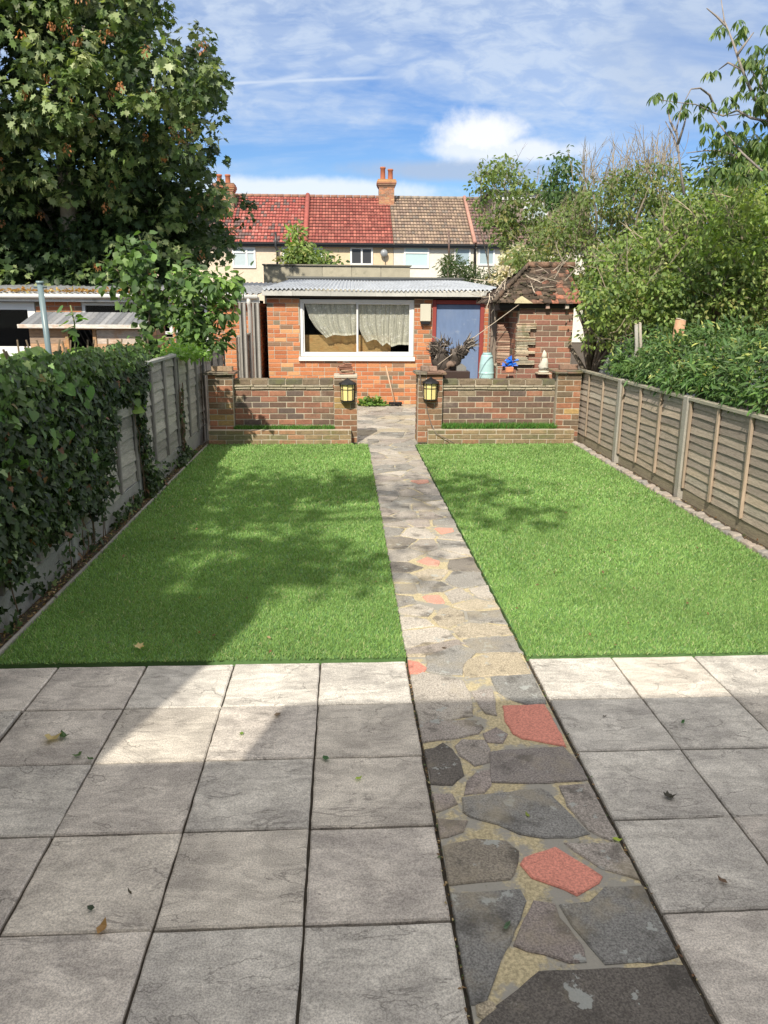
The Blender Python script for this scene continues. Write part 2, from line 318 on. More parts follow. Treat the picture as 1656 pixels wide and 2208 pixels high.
# ---------------------------------------------------------------- ground, patio, path, lawns
mb = MB(); mb.add([(-150, -40, -.045), (150, -40, -.045), (150, 400, -.045), (-150, 400, -.045)], [(0, 1, 2, 3)]); tag(mb.build('ground', M['soil']), kind='structure')
mb = MB(); mb.box(-1.9, 3.3, -.6, 3.54, -.04, -.016); tag(mb.build('patio_bed', M['joint']), kind='structure')
def patio():
    mb = MB(); rnd = []
    ys = [3.535 - .4245 * i for i in range(10)]
    pal = [(3, (.49, .465, .425)), (3, (.515, .475, .43)), (2, (.50, .475, .435)), (2, (.52, .48, .425))]
    for x0s in ([.302 - .4305 * i for i in range(1, 6)], [.925 + .4305 * i for i in range(5)]):
        for x0 in x0s:
            for j in range(9):
                y1, y0 = ys[j], ys[j + 1]; g = .004; n0 = len(mb.v); dz = random.uniform(-.002, .002)
                x1 = x0 + .4305
                if x1 < .31 and x0 < -1.6: x0 = -1.86
                if x0 > 2.4: x1 = 3.05
                c_ = rpick(pal, .045)
                if j == 0: c_ = tuple(q * 1.1 for q in c_)  # lawn-side row lightened, sunlight put into the slab colour
                q = lambda: random.uniform(-.0022, .0022)
                poly = []
                cs = [(x0 + g + q(), y0 + g + q()), (x1 - g + q(), y0 + g + q()), (x1 - g + q(), y1 - g + q()), (x0 + g + q(), y1 - g + q())]
                for a in range(4):
                    p, r = cs[a], cs[(a + 1) % 4]
                    for t in range(9):
                        f = t / 9; e = .0016 if t else 0
                        poly.append((p[0] + (r[0] - p[0]) * f + random.uniform(-e, e), p[1] + (r[1] - p[1]) * f + random.uniform(-e, e)))
                mb.prism(poly, -.035, dz, c_, .005)
                rnd += [(random.uniform(0, 50), random.uniform(0, 50), random.uniform(0, 9))] * (len(mb.v) - n0)
    o = mb.build('patio', M['slab']); at = o.data.attributes.new('Rnd', 'FLOAT_VECTOR', 'POINT'); at.data.foreach_set('vector', np.array(rnd, np.float32).ravel())
    tag(o, kind='structure')
patio()
def clip(poly, a, b, c_):
    """keep a*x+b*y<=c"""
    out = []
    for i in range(len(poly)):
        p, q = poly[i], poly[(i + 1) % len(poly)]; dp, dq = a * p[0] + b * p[1] - c_, a * q[0] + b * q[1] - c_
        if dp <= 0: out.append(p)
        if dp * dq < 0: t = dp / (dp - dq); out.append((p[0] + (q[0] - p[0]) * t, p[1] + (q[1] - p[1]) * t))
    return out
def rough_poly(poly, step=.035, amp=.003):
    out = []
    for i in range(len(poly)):
        p, q = poly[i], poly[(i + 1) % len(poly)]; L = math.hypot(q[0] - p[0], q[1] - p[1]); n = max(1, int(L / step))
        for t in range(n):
            f = t / n; out.append((p[0] + (q[0] - p[0]) * f + random.uniform(-amp, amp), p[1] + (q[1] - p[1]) * f + random.uniform(-amp, amp)))
    return out
GREY, PINK, TAN, DARK, RED, PALE, PURP = (.215, .21, .20), (.33, .295, .265), (.41, .35, .255), (.125, .112, .10), (.62, .25, .19), (.44, .40, .35), (.28, .24, .22)
def path():
    st = MB(); rd = MB()
    c2 = lambda x, y: (900 + x / 2.76, 1750 + y / 2.76); c1 = lambda x, y: (840 + x / 2.957, 1380 + y / 2.957); idn = lambda x, y: (x, y)
    hand = [(c2, DARK, [(400, 1264), (480, 1170), (620, 1060), (740, 965), (1000, 950), (1580, 925), (1700, 1030), (1900, 1500), (380, 1500)]),
        (c2, GREY, [(195, 500), (600, 478), (640, 545), (600, 650), (560, 770), (500, 880), (440, 1050), (410, 1125), (325, 1130), (215, 720)]),
        (c2, PURP, [(700, 545), (820, 560), (850, 640), (930, 740), (980, 800), (1000, 890), (900, 900), (750, 850), (580, 800), (620, 700)]),
        (c2, GREY, [(860, 560), (1030, 545), (1120, 460), (1370, 450), (1440, 600), (1550, 855), (1400, 885), (1120, 895), (1040, 800), (940, 680)]),
        (c2, RED, [(620, 320), (640, 280), (820, 212), (1100, 390), (1080, 430), (945, 500), (800, 440), (680, 400)]),
        (c2, (.25, .22, .18), [(145, 215), (350, 165), (520, 180), (600, 240), (590, 300), (570, 370), (540, 400), (185, 435)]),
        (c2, PURP, [(95, 45), (290, 60), (270, 120), (180, 155), (130, 160)]),
        (idn, GREY, [(1003, 1722), (1075, 1713), (1165, 1703), (1182, 1712), (1215, 1747), (1262, 1795), (1230, 1804), (1170, 1806), (1120, 1797), (1075, 1777), (1020, 1763), (1003, 1752)]),
        (c2, PINK, [(890, 195), (1190, 190), (1250, 280), (1320, 405), (1100, 340), (960, 250)]),
        (idn, PINK, [(1209, 1698), (1270, 1693), (1335, 1800), (1318, 1813), (1270, 1790), (1225, 1740)]),
        (c2, TAN, [(345, 1160), (400, 1135), (450, 1140), (475, 1180), (400, 1240), (360, 1210)]),
        (c1, DARK, [(205, 710), (290, 690), (340, 665), (400, 700), (440, 760), (465, 860), (400, 920), (245, 910)]),
        (c1, (.24, .215, .20), [(655, 720), (760, 705), (1100, 690), (1170, 760), (1260, 890), (1000, 910), (660, 905)]),
        (c1, PURP, [(480, 985), (500, 900), (560, 840), (640, 830), (650, 930), (600, 975)]),
        (c1, PINK, [(460, 640), (600, 640), (640, 700), (630, 780), (540, 800), (450, 740), (420, 680)]),
        (c1, PINK, [(170, 535), (380, 520), (560, 520), (590, 560), (560, 600), (420, 630), (300, 640), (190, 660)]),
        (c1, PURP, [(600, 600), (680, 560), (750, 600), (720, 660), (620, 650)]),
        (c1, RED, [(725, 425), (990, 415), (1090, 600), (1125, 680), (1030, 665), (850, 630), (790, 600), (740, 520)]),
        (c1, PALE, [(125, 250), (220, 215), (460, 265), (510, 350), (520, 480), (360, 510), (165, 530)]),
        (c1, (.24, .235, .22), [(650, 240), (905, 225), (995, 405), (880, 410), (780, 385), (690, 330)]),
        (c1, PINK, [(525, 335), (650, 310), (675, 390), (680, 480), (610, 470), (560, 400)]),
        (c1, RED, [(97, 130), (190, 145), (235, 180), (215, 215), (118, 215)]),
        (c1, (.28, .27, .25), [(240, 110), (430, 40), (560, 70), (470, 160), (460, 220), (360, 220), (250, 200)]),
        (c1, TAN, [(500, 130), (640, 85), (810, 80), (890, 220), (640, 225), (490, 240), (470, 190)]),
        (c1, PURP, [(255, 985), (400, 990), (430, 1050), (330, 1090), (285, 1100)]),
        (c1, TAN, [(100, 70), (220, 20), (420, 20), (400, 40), (240, 95), (225, 105), (105, 105)]),
        (c1, PINK, [(450, 20), (700, 0), (760, 0), (800, 68), (640, 72), (560, 50)])]
    for cf, colr, pts in hand:
        poly = [G(*cf(*p)) for p in pts]; gx_, gy_ = sum(p[0] for p in poly) / len(poly), sum(p[1] for p in poly) / len(poly); e_ = 1.02 if colr == RED else 1.06
        poly = [(gx_ + (x - gx_) * e_, gy_ + (y - gy_) * e_) for x, y in poly]
        poly = clip(clip(poly, -1, 0, -.309 - random.uniform(0, .004)), 1, 0, .913 - random.uniform(0, .004))
        if len(poly) < 3: continue
        v = random.uniform(.92, 1.08)
        (rd if colr == RED else st).prism(rough_poly(poly), -.03, .004 + random.uniform(0, .002), tuple(q * v for q in colr), .004)
    # farther along: irregular cells grown from stone positions read off the photograph
    cc = lambda x, y: G(760 + x / 3.808, 860 + y / 3.808)
    sd = [(600, 1950, PALE), (1050, 1900, TAN), (520, 1750, PALE), (1000, 1690, TAN), (1080, 1790, GREY), (680, 1640, RED), (640, 1550, GREY), (920, 1490, GREY), (430, 1470, GREY), (440, 1555, GREY),
        (600, 1450, TAN), (430, 1390, DARK), (430, 1290, PALE), (620, 1335, RED), (800, 1275, PALE), (920, 1350, DARK), (760, 1085, RED), (540, 1100, PALE), (390, 1180, DARK), (820, 1200, GREY), (640, 965, PURP),
        (440, 965, PINK), (310, 1000, DARK), (370, 885, GREY), (590, 885, PINK), (600, 815, GREY), (560, 685, RED), (310, 735, PALE), (500, 630, PINK), (420, 560, GREY), (240, 590, GREY), (300, 440, PALE), (380, 497, PINK),
        (850, 1250, PALE), (300, 1080, GREY), (360, 1028, PINK), (260, 820, PINK), (650, 760, PINK), (280, 650, PURP), (1150, 2020, GREY), (800, 1790, TAN), (860, 1630, PALE), (480, 1830, PALE), (250, 930, PURP), (700, 870, PALE), (760, 1010, GREY)]
    seeds = [(*cc(x, y), c_) for x, y, c_ in sd]
    seeds = [s for s in seeds if s[1] > 3.62 and .3 < s[0] < .93]
    pl = [(3, PALE), (2, GREY), (3, PINK), (1, PURP), (2, TAN), (.12, RED)]
    def fill(x0, x1, y0, y1, n, dmin):
        for _ in range(n * 30):
            p = (random.uniform(x0, x1), random.uniform(y0, y1))
            if all(math.hypot(p[0] - s[0], p[1] - s[1]) > dmin for s in seeds): seeds.append((*p, random.choices([q[1] for q in pl], [q[0] for q in pl])[0]))
    fill(.31, .91, 3.62, 10.1, 30, .19)
    main = [s for s in seeds]; seeds.clear(); fill(-1.3, 2.6, 10.35, 14.15, 60, .3); rear = list(seeds)
    for group, box in ((main, (.309, .912, 3.60, 10.30)), (rear, (-1.34, 3.0, 10.31, 14.19))):
        for i, s in enumerate(group):
            poly = [(box[0], box[2]), (box[1], box[2]), (box[1], box[3]), (box[0], box[3])]
            for j, t in enumerate(group):
                if i == j: continue
                dx, dy = t[0] - s[0], t[1] - s[1]; L = math.hypot(dx, dy)
                if L > 1.6: continue
                a, b = dx / L, dy / L; mid = a * (s[0] + t[0]) / 2 + b * (s[1] + t[1]) / 2
                poly = clip(poly, a, b, mid - random.uniform(.006, .016))
                if len(poly) < 3: break
            if len(poly) < 3: continue
            if s[2] == RED: poly = [(s[0] + (x - s[0]) * .66, s[1] + (y - s[1]) * .66) for x, y in poly]
            v = random.uniform(.85, 1.15); (rd if s[2] == RED else st).prism(rough_poly(poly, .05, .006), -.03, .003 + random.uniform(0, .003), tuple(q * v * .75 + w_ * .3 for q, w_ in zip(s[2], (.40, .36, .30))) if s[2] != RED else (.56, .30, .23), .004)
    base = MB(); base.box(.312, .909, -.6, 10.05, -.04, -.001, (.47, .40, .25)); base.box(-1.36, 3.05, 10.05, 14.2, -.04, -.003, (.42, .38, .30))
    root = tag(base.build('path', M['pmortar']), kind='structure')
    st.build('paving_stone', M['stone'], root); rd.build('red_paving_stone', M['redstone'], root)
path()
def lawn(x0, x1, y0, y1, jag):
    mb = MB(); mb.box(x0, x1, y0 + .012, y1, -.04, .004); base = tag(mb.build('lawn', M['lawnbase']), kind='structure')
    gs = []
    for (ya, yb, dens, wd, ln) in ((y0, y0 + 1.2, 19000, .0023, .024), (y0 + 1.2, y0 + 3, 10000, .0034, .027), (y0 + 3, y1, 5000, .0055, .030)):
        n = int((x1 - x0) * (yb - ya) * dens); p = np.zeros((n, 3)); p[:, 0] = rng.uniform(x0, x1, n); p[:, 1] = rng.uniform(ya, yb, n); p[:, 2] = .002
        d = np.zeros((n, 3)); d[:, 2] = 1; d[:, :2] = rng.normal(0, .42, (n, 2)) + np.array([.10, -.12])
        nm = rng.normal(0, 1, (n, 3)); nm[:, 2] = 0
        patch = .5 + .5 * np.sin(p[:, 0] * 3.1 + np.sin(p[:, 1] * 1.7) * 2) * np.sin(p[:, 1] * 2.3 + p[:, 0])
        col = pick(n, [(4, (.225, .365, .125)), (3, (.27, .42, .155)), (1, (.17, .28, .09)), (.7, (.40, .45, .25))], .10) * (.88 + .2 * patch[:, None])
        sz = np.stack([rng.uniform(.8, 1.3, n) * wd * 2, rng.uniform(.55, 1.15, n) * ln], 1); gs.append(('blade', p, d, nm, sz, col))
    tag(leaves('grass', M['grass'], gs), kind='stuff'); return base
lawn(-1.75, .305, 3.56, 9.86, 0); lawn(.925, 3.0, 3.55, 9.84, 0)
# narrow earth strip and edging along the left fence, cobbled edging along the right one
mb = MB(); mb.box(-1.86, -1.772, 3.4, 9.9, -.04, .004); tag(mb.build('soil_strip', M['soil']), kind='structure')
mb = MB(); y = 3.56
while y < 9.8: mb.box(-1.772, -1.752, y, y + .88, -.04, .022, rpick([(1, (.30, .28, .25))]), .003, .003); y += .9
tag(mb.build('left_edging', M['concrete']), kind='structure')
mb = MB(); y = 3.5
while y < 9.85:
    L = random.uniform(.06, .1); mb.box(3.005 + random.uniform(-.005, .01), 3.085 + random.uniform(-.01, .01), y, y + L, -.04, .035 + random.uniform(-.008, .01), rpick([(2, (.34, .30, .26)), (1, (.29, .27, .25)), (1, (.38, .32, .27))]), .006, .012); y += L + .004
tag(mb.build('right_edging', M['concrete']), kind='structure')
mb = MB(); mb.box(3.09, 3.16, 3.4, 10, -.04, .012); tag(mb.build('gravel_strip', M['soil']), kind='structure')
def litter(name, n, fx, fy, z=.012):
    p = np.stack([rng.uniform(*fx, n), rng.uniform(*fy, n), rng.uniform(z, z + .012, n)], 1); d = rng.normal(0, 1, (n, 3)); d[:, 2] *= .3; nm = rng.normal(0, .35, (n, 3)); nm[:, 2] = 1
    tag(leaves(name, M['leaf'], [('ovate', p, d, nm, rng.uniform(.010, .028, n) * (.6 if 'joint' in name else 1), pick(n, [(3, (.16, .09, .045)), (2, (.3, .2, .1)), (2, (.08, .12, .04)), (1, (.45, .36, .2))]))]), kind='stuff')
litter('leaf_litter', 1500, (-1.85, -1.775), (3.4, 9.8)); litter('leaf_litter', 350, (3.06, 3.14), (3.5, 9.8))
litter('lawn_debris', 160, (-1.7, .28), (3.6, 9.8), .026); litter('lawn_debris', 150, (.95, 2.95), (3.6, 9.8), .026)
litter('joint_debris', 260, (.296, .316), (1.2, 3.6), -.012); litter('joint_debris', 260, (.906, .928), (1.2, 5.5), -.012)
# ---------------------------------------------------------------- brickwork
def bricks(mb, mo, axis, u0, u1, z0, z1, face, depth, pal, holes=(), sgn=-1, L=.225, C=.075, proud=.012, hdr=0., var=.14, off=0.):
    """courses of separate bricks on a plane. axis 'x': wall runs along x, front faces sgn*y; axis 'y': wall runs along y, faces sgn*x"""
    r = 0; z = z0; g = .005
    while z < z1 - .012:
        zt = min(z + C, z1); zm = (z + zt) / 2; segs = []; u = u0 - (L / 2 if r % 2 else 0) - off
        while u < u1:
            l = L / 2 if random.random() < hdr else L
            segs.append((max(u, u0), min(u + l, u1))); u += l
        for a, b in segs:
            parts = [(a, b)]
            for h0, h1, hz0, hz1 in holes:
                if hz0 <= zm <= hz1:
                    nn = []
                    for p, q in parts:
                        if q <= h0 or p >= h1: nn.append((p, q)); continue
                        if p < h0: nn.append((p, h0))
                        if q > h1: nn.append((h1, q))
                    parts = nn
            for p, q in parts:
                if q - p < .025: continue
                c_ = rpick(pal, var); j = random.uniform(-.002, .002); f0, f1 = sorted((face + j, face - sgn * depth))
                if axis == 'x': mb.box(p + g, q - g, f0, f1, z + g, zt - g, c_, .0015, .004)
                else: mb.box(f0, f1, p + g, q - g, z + g, zt - g, c_, .0015, .004)
        r += 1; z += C
    # mortar core
    cells = [(u0 + .002, u1 - .002, z0, z1 - .002)]
    for h0, h1, hz0, hz1 in holes:
        nn = []
        for a, b, c_, d in cells:
            if h1 <= a or h0 >= b or hz1 <= c_ or hz0 >= d: nn.append((a, b, c_, d)); continue
            if h0 > a: nn.append((a, h0, c_, d))
            if h1 < b: nn.append((h1, b, c_, d))
            a2, b2 = max(a, h0), min(b, h1)
            if hz0 > c_: nn.append((a2, b2, c_, hz0))
            if hz1 < d: nn.append((a2, b2, hz1, d))
        cells = nn
    for a, b, c_, d in cells:
        f0, f1 = sorted((face - sgn * .006, face - sgn * (depth + .02)))
        if axis == 'x': mo.box(a, b, f0, f1, c_, d)
        else: mo.box(f0, f1, a, b, c_, d)
FRONT = [(4, (0.164, 0.104, 0.078)), (3, (0.221, 0.120, 0.082)), (3, (0.131, 0.096, 0.082)), (2, (0.295, 0.136, 0.090)), (2, (0.189, 0.136, 0.094)), (1, (0.344, 0.160, 0.101)), (1, (0.246, 0.192, 0.133))]
PILL = [(3, (0.281, 0.144, 0.081)), (3, (0.212, 0.136, 0.081)), (3, (0.340, 0.152, 0.089)), (2, (0.162, 0.120, 0.081)), (1, (0.374, 0.248, 0.104))]
COPE = [(2, (0.152, 0.120, 0.088)), (2, (0.200, 0.152, 0.104)), (1, (0.128, 0.120, 0.080))]
PLNT = [(2, (0.230, 0.170, 0.101)), (2, (0.281, 0.204, 0.117)), (1, (0.187, 0.162, 0.094)), (1, (0.340, 0.187, 0.109))]
def brick_part(name, parent, mat_, fn):
    a = MB(); m_ = MB(); fn(a, m_); o = a.build(name, mat_, parent); m_.build('mortar', M['mortar'], o if parent and parent.parent is None else parent); return o
def pillar(parent, x0, x1, yf, h, cap):
    def fn(a, m_):
        d = .31
        bricks(a, m_, 'x', x0, x1, 0, h, yf, .1, PILL, L=.215)
        bricks(a, m_, 'y', yf + .102, yf + d, 0, h, x0, .08, PILL, sgn=-1, L=.21, off=.05); bricks(a, m_, 'y', yf + .102, yf + d, 0, h, x1, .08, PILL, sgn=1, L=.21, off=.05)
        bricks(a, m_, 'x', x0 + .09, x1 - .09, 0, h, yf + d, .1, PILL, sgn=1)
    o = brick_part('pillar', parent, M['brick'], fn)
    c_ = MB()
    if cap == 'tile':
        for zz, e in ((h, .045), (h + .018, .04)):
            x = x0 - e
            while x < x1 + e - .01:
                x2 = min(x + random.uniform(.13, .2), x1 + e); c_.box(x, x2 - .003, yf - e, yf + .31 + e, zz, zz + .015, rpick([(1, (.24, .15, .11)), (1, (.20, .17, .13))]), .003, .003); x = x2
    else: c_.box(x0 - .002, x1 + .002, yf - .004, yf + .314, h, h + .04, (.48, .42, .33), .003, .006)
    c_.build('pillar_cap', M['oldbrick'] if cap == 'tile' else M['concrete'], o)
def garden_wall(label, xa, xb, pl, pr, zl, zr, capl, capr, px0, px1, grass_h):
    """xa..xb the panel, pl/pr = pillar x ranges"""
    root = empty('garden_wall', ((xa + xb) / 2, 10.1, 0), label, 'brick wall')
    YF = 10.02; YP = 10.115
    brick_part('wall_panel', root, M['brick'], lambda a, m_: bricks(a, m_, 'x', xa, xb, 0, .69, YP, .1, FRONT))
    bk = MB(); bk.box(xa, xb, YP + .13, YP + .2, 0, .69, (.3, .2, .15)); bk.build('rear_leaf', M['brick'], root)
    cp_ = MB(); x = xa
    for zz, e, cl in ((.692, .018, (.42, .36, .27)), (.722, .03, (.36, .31, .23))):   # creasing courses
        x = xa
        while x < xb - .01: x2 = min(x + random.uniform(.16, .26), xb); cp_.box(x, x2 - .004, YP - e, YP + .2 + e, zz, zz + .026, rpick([(1, cl)], .18), .003, .005); x = x2
    x = xa
    while x < xb - .01: x2 = min(x + .222, xb); cp_.box(x + .004, x2 - .005, YP - .002, YP + .2, .752, .822 + random.uniform(-.004, .004), rpick(COPE), .003, .006); x = x2
    cp_.build('coping', M['oldbrick'], root); cm = MB(); cm.box(xa, xb, YP + .006, YP + .19, .748, .812); cm.build('coping_mortar', M['mortar'], root)
    pillar(root, *pl, YF, zl, capl); pillar(root, *pr, YF, zr, capr)
    brick_part('planter', root, M['oldbrick'], lambda a, m_: (bricks(a, m_, 'x', px0, px1, 0, .19, 9.88, .1, PLNT, C=.068 if 0 else .0655), bricks(a, m_, 'y', 9.984, 10.015, 0, .19, px0, .08, PLNT), bricks(a, m_, 'y', 9.984, 10.015, 0, .19, px1, .08, PLNT, sgn=1)))
    sb = MB(); sb.box(xa, xb, 9.99, YP + .005, 0, .178); sb.build('planter_soil', M['soil'], root)
    n = int((xb - xa) * 2600); p = np.stack([rng.uniform(xa, xb, n), rng.uniform(9.975, YP - .004, n), np.full(n, .176)], 1)
    d = rng.normal(0, .45, (n, 3)); d[:, 2] = 1; nm = rng.normal(0, 1, (n, 3)); nm[:, 2] = 0
    tag(leaves('planter_grass', M['grass'], [('blade', p, d, nm, np.stack([np.full(n, .009), rng.uniform(.6, 1.2, n) * grass_h], 1), pick(n, [(3, (.07, .19, .04)), (2, (.12, .27, .06)), (1, (.16, .2, .06))]))], root), kind='stuff')
    return root
garden_wall('low brick garden wall left of the path with a slate pile on its gate pillar', -1.43, -.135, (-1.75, -1.432), (-.132, .17), .885, .845, 'tile', 'slab', -1.75, .09, .06)
garden_wall('low brick garden wall right of the path with grassy planter in front', 1.29, 2.80, (.965, 1.288), (2.802, 3.12), .895, .915, 'tile', 'tile', 1.09, 3.03, .09)
def loose_brick(x, y, z, rz, label, col=(.33, .24, .16), L=.215):
    mb = MB(); mb.box(-L / 2, L / 2, -.05, .05, 0, .065, col, .003, .006); o = mb.build('brick', M['oldbrick']); o.location = (x, y, z); o.rotation_euler.z = rz; tag(o, label, 'brick', 'loose bricks on the pillars')
loose_brick(-1.635, 10.16, .919, .05, 'loose brick on top of the leftmost pillar, its left one', L=.15); loose_brick(-1.50, 10.15, .919, -.06, 'loose brick on top of the leftmost pillar, its right one', L=.12)
loose_brick(1.06, 10.15, .929, .1, 'loose brick on the right gate pillar, nearest the gap', (.25, .18, .14), L=.1); loose_brick(1.17, 10.14, .929, -.1, 'loose brick on the right gate pillar, beside the rope', (.3, .2, .15), .1)
loose_brick(2.98, 10.2, .949, .03, 'long mossy brick lying on the rightmost pillar', (.28, .18, .13), .24)
x0 = -.04
for i, (wd, dx) in enumerate([(.19, 0), (.18, .01), (.17, 0), (.17, -.01), (.19, -.015), (.17, -.02), (.12, -.005), (.1, .01), (.07, .0)]):
    mb = MB(); mb.box(-wd / 2, wd / 2, -.06, .06, 0, .017, rpick([(2, (.34, .17, .12)), (1, (.22, .19, .16)), (1, (.42, .30, .2))]), .006, .003)
    o = mb.build('tile_piece', M['oldbrick']); o.location = (x0 + .075 + dx, 10.16, .885 + .0185 * i); o.rotation_euler = (random.uniform(-.04, .04), random.uniform(-.05, .05), random.uniform(-.3, .3))
    tag(o, ['lowest', 'second lowest', 'third from bottom', 'fourth from bottom', 'fifth from bottom', 'sixth from bottom', 'third from top', 'second from top', 'topmost small'][i] + ' broken tile of the little pile above the left lantern', 'tile piece', 'broken tiles piled on the gate pillar')
def lantern():
    root = empty('wall_lantern', (0, 0, 0)); h = .27; r = .085
    ang = [math.pi * (1 + i / 4) for i in range(5)]   # half-hex in front of wall (toward -y)
    pt = lambda rr, a, z: (rr * math.cos(a), rr * math.sin(a) * 1.15 - .01, z)
    fr = MB()
    for a in ang: fr.tube([pt(r, a, 0), pt(r * 1.06, a, h - .055)], .006, (1, 1, 1), 4)
    for z, rr, t in ((0, r + .004, .009), (h - .055, r * 1.06 + .004, .007), (.145, r * 1.03, .0045)): fr.tube([pt(rr, a, z) for a in ang], t, n=4)
    fr.prism([pt(r * .95, a, 0)[:2] for a in ang], -.006, .004); fr.build('frame', M['black'], root)
    gl = MB()
    for i in range(4):
        a, b = ang[i], ang[i + 1]; gl.add([pt(r - .004, a, .006), pt(r - .004, b, .006), pt(r * 1.05 - .004, b, h - .057), pt(r * 1.05 - .004, a, h - .057)], [(0, 1, 2, 3)])
    gl.build('glass', M['lampglass'], root)
    ro = MB(); vs = [pt(r * 1.35, a, h - .058) for a in ang] + [pt(r * 1.25, a, h - .04) for a in ang] + [pt(r * .25, a, h + .005) for a in ang] + [(0, -.02, h + .02)]
    fs = [(i + q * 5, i + 1 + q * 5, i + 6 + q * 5, i + 5 + q * 5) for i in range(4) for q in (0, 1)] + [(10 + i, 11 + i, 15) for i in range(4)] + [(0, 4, 3, 2, 1)]
    ro.add(vs, fs); ro.build('roof', M['black'], root)
    bp = MB(); bp.box(-.06, .06, -.012, .0, .01, .2, (1, 1, 1), 0, .003); bp.build('back_plate', M['black'], root); return root
la = lantern(); la.location = (.045, 10.008, .56); tag(la, 'black lantern with yellow glass on the pillar left of the gap, tiles piled above', 'lantern', 'lanterns on the gate pillars')
lb = copy_tree(la); lb.location = (1.125, 10.008, .575); tag(lb, 'black lantern with yellow glass on the pillar right of the gap, wire hanging behind', 'lantern', 'lanterns on the gate pillars')
mb = MB(); mb.tube([P3(905, 800, 9.97), P3(907, 830, 9.985), P3(916, 858, 9.99), P3(921, 885, 9.99), P3(930, 915, 9.95), P3(940, 935, 9.86), (1.33, 9.84, .08), (1.42, 9.80, .03)], .006, (.16, .13, .11)); tag(mb.build('cable', M['misc']), 'thin dark cable trailing down the right gate pillar to the lawn', 'cable')
# ---------------------------------------------------------------- fences
def lap_panel(parent, X, ya, yb, z0, z1, sg, nb, pal, amp, batc, nbat=2, capcol=(.36, .35, .30)):
    mb = MB(); H_ = (z1 - z0) / nb
    for i in range(nb):
        zb = z0 + i * H_; n = 9; c_ = rpick(pal, .14); vs = []; ph = random.uniform(0, 9)
        for kx in range(n + 1):
            y = ya + (yb - ya) * kx / n; wv = amp * math.sin(kx * 1.3 + ph) + random.uniform(-amp, amp) * .5
            bow = amp * .6 * math.sin(kx * .9 + ph * 2)
            for (xo, zo) in ((sg * (.024 + bow), zb + wv), (sg * (.013 + bow), zb + wv), (sg * .004, zb + H_ + .014), (sg * (.010), zb + H_ + .014)): vs.append((X + xo, y, zo))
        fs = []
        for kx in range(n):
            for a in range(4): fs.append((kx * 4 + a, kx * 4 + (a + 1) % 4, (kx + 1) * 4 + (a + 1) % 4, (kx + 1) * 4 + a))
        fs += [(0, 1, 2, 3), tuple(n * 4 + a for a in (3, 2, 1, 0))]; mb.add(vs, fs, c_)
    mb.box(X - .01, X + .002, ya, yb, z0, z1 - .02, pal[0][1])
    o = mb.build('lap_panel', M['wood'], parent)
    for kk in range(nbat + 2):
        y = ya + .02 + (yb - ya - .04) * kk / (nbat + 1); b = MB(); x1, x2 = sorted((X + sg * .022, X + sg * .045))
        b.box(x1, x2, y - .017, y + .017, z0 + .005, z1 - .01, rpick([(1, batc)], .12), .004, .003); b.build('batten', M['woodv'], o)
    c_ = MB(); n = 6; x1, x2 = sorted((X - sg * .02, X + sg * .055))
    for kk in range(n): y0, y1 = ya + (yb - ya) * kk / n, ya + (yb - ya) * (kk + 1) / n; c_.box(x1, x2, y0, y1, z1 - .012, z1 + .012, rpick([(1, capcol)], .08))
    c_.build('cap_rail', M['wood'], o); return o
RF = [(3, (0.387, 0.323, 0.260)), (3, (0.343, 0.286, 0.239)), (2, (0.414, 0.336, 0.260)), (1, (0.299, 0.252, 0.210)), (1, (0.431, 0.378, 0.311))]
root = empty('fence', (3.14, 7, 0), 'low sunlit brown lap fence with concrete posts along the right lawn', 'fence')
posts = [10.35, 8.58, 6.85, 5.10, 3.35]
for i in range(4): lap_panel(root, 3.165, posts[i + 1] + .055, posts[i] - .055, .12, .945, -1, 11, RF, .004, (.36, .28, .21), capcol=(.34, .32, .25))
for y in posts[1:]:
    mb = MB(); mb.box(3.105, 3.2, y - .048, y + .048, -.04, .965, (.36, .335, .29), .002, .008); mb.build('post', M['concrete'], root)
for i in range(4):
    mb = MB(); mb.box(3.15, 3.185, posts[i + 1] + .05, posts[i] - .05, -.04, .115, (.30, .26, .18), .002, .004); mb.build('gravel_board', M['wood'], root)
LF = [(3, (0.353, 0.336, 0.304)), (3, (0.311, 0.295, 0.269)), (2, (0.395, 0.373, 0.335)), (1, (0.252, 0.238, 0.218))]
root = empty('fence', (-1.88, 7, 0), 'tall grey weathered fence partly under ivy along the left lawn', 'fence')
lp = [(1.60, 1.24), (3.38, 1.24), (5.15, 1.24), (6.93, 1.22), (8.72, 1.215), (10.45, 1.10)]
for i in range(5):
    (ya, h0), (yb, h1) = lp[i], lp[i + 1]; lap_panel(root, -1.89, ya + .045, yb - .045, .20, (h0 + h1) / 2 - .01 if i < 4 else 1.18, 1, 10, LF, .009, (.22, .205, .19), capcol=(.34, .34, .32))
for y, h in lp:
    mb = MB(); mb.box(-1.93, -1.855, y - .04, y + .04, -.04, h + .01, (.33, .34, .32), .003, .008); mb.build('post', M['concrete'], root)
for i in range(5):
    mb = MB(); mb.box(-1.905, -1.872, lp[i][0] + .042, lp[i + 1][0] - .042, -.04, .19, (.30, .30, .28), .002, .004); mb.build('gravel_board', M['concrete'], root)
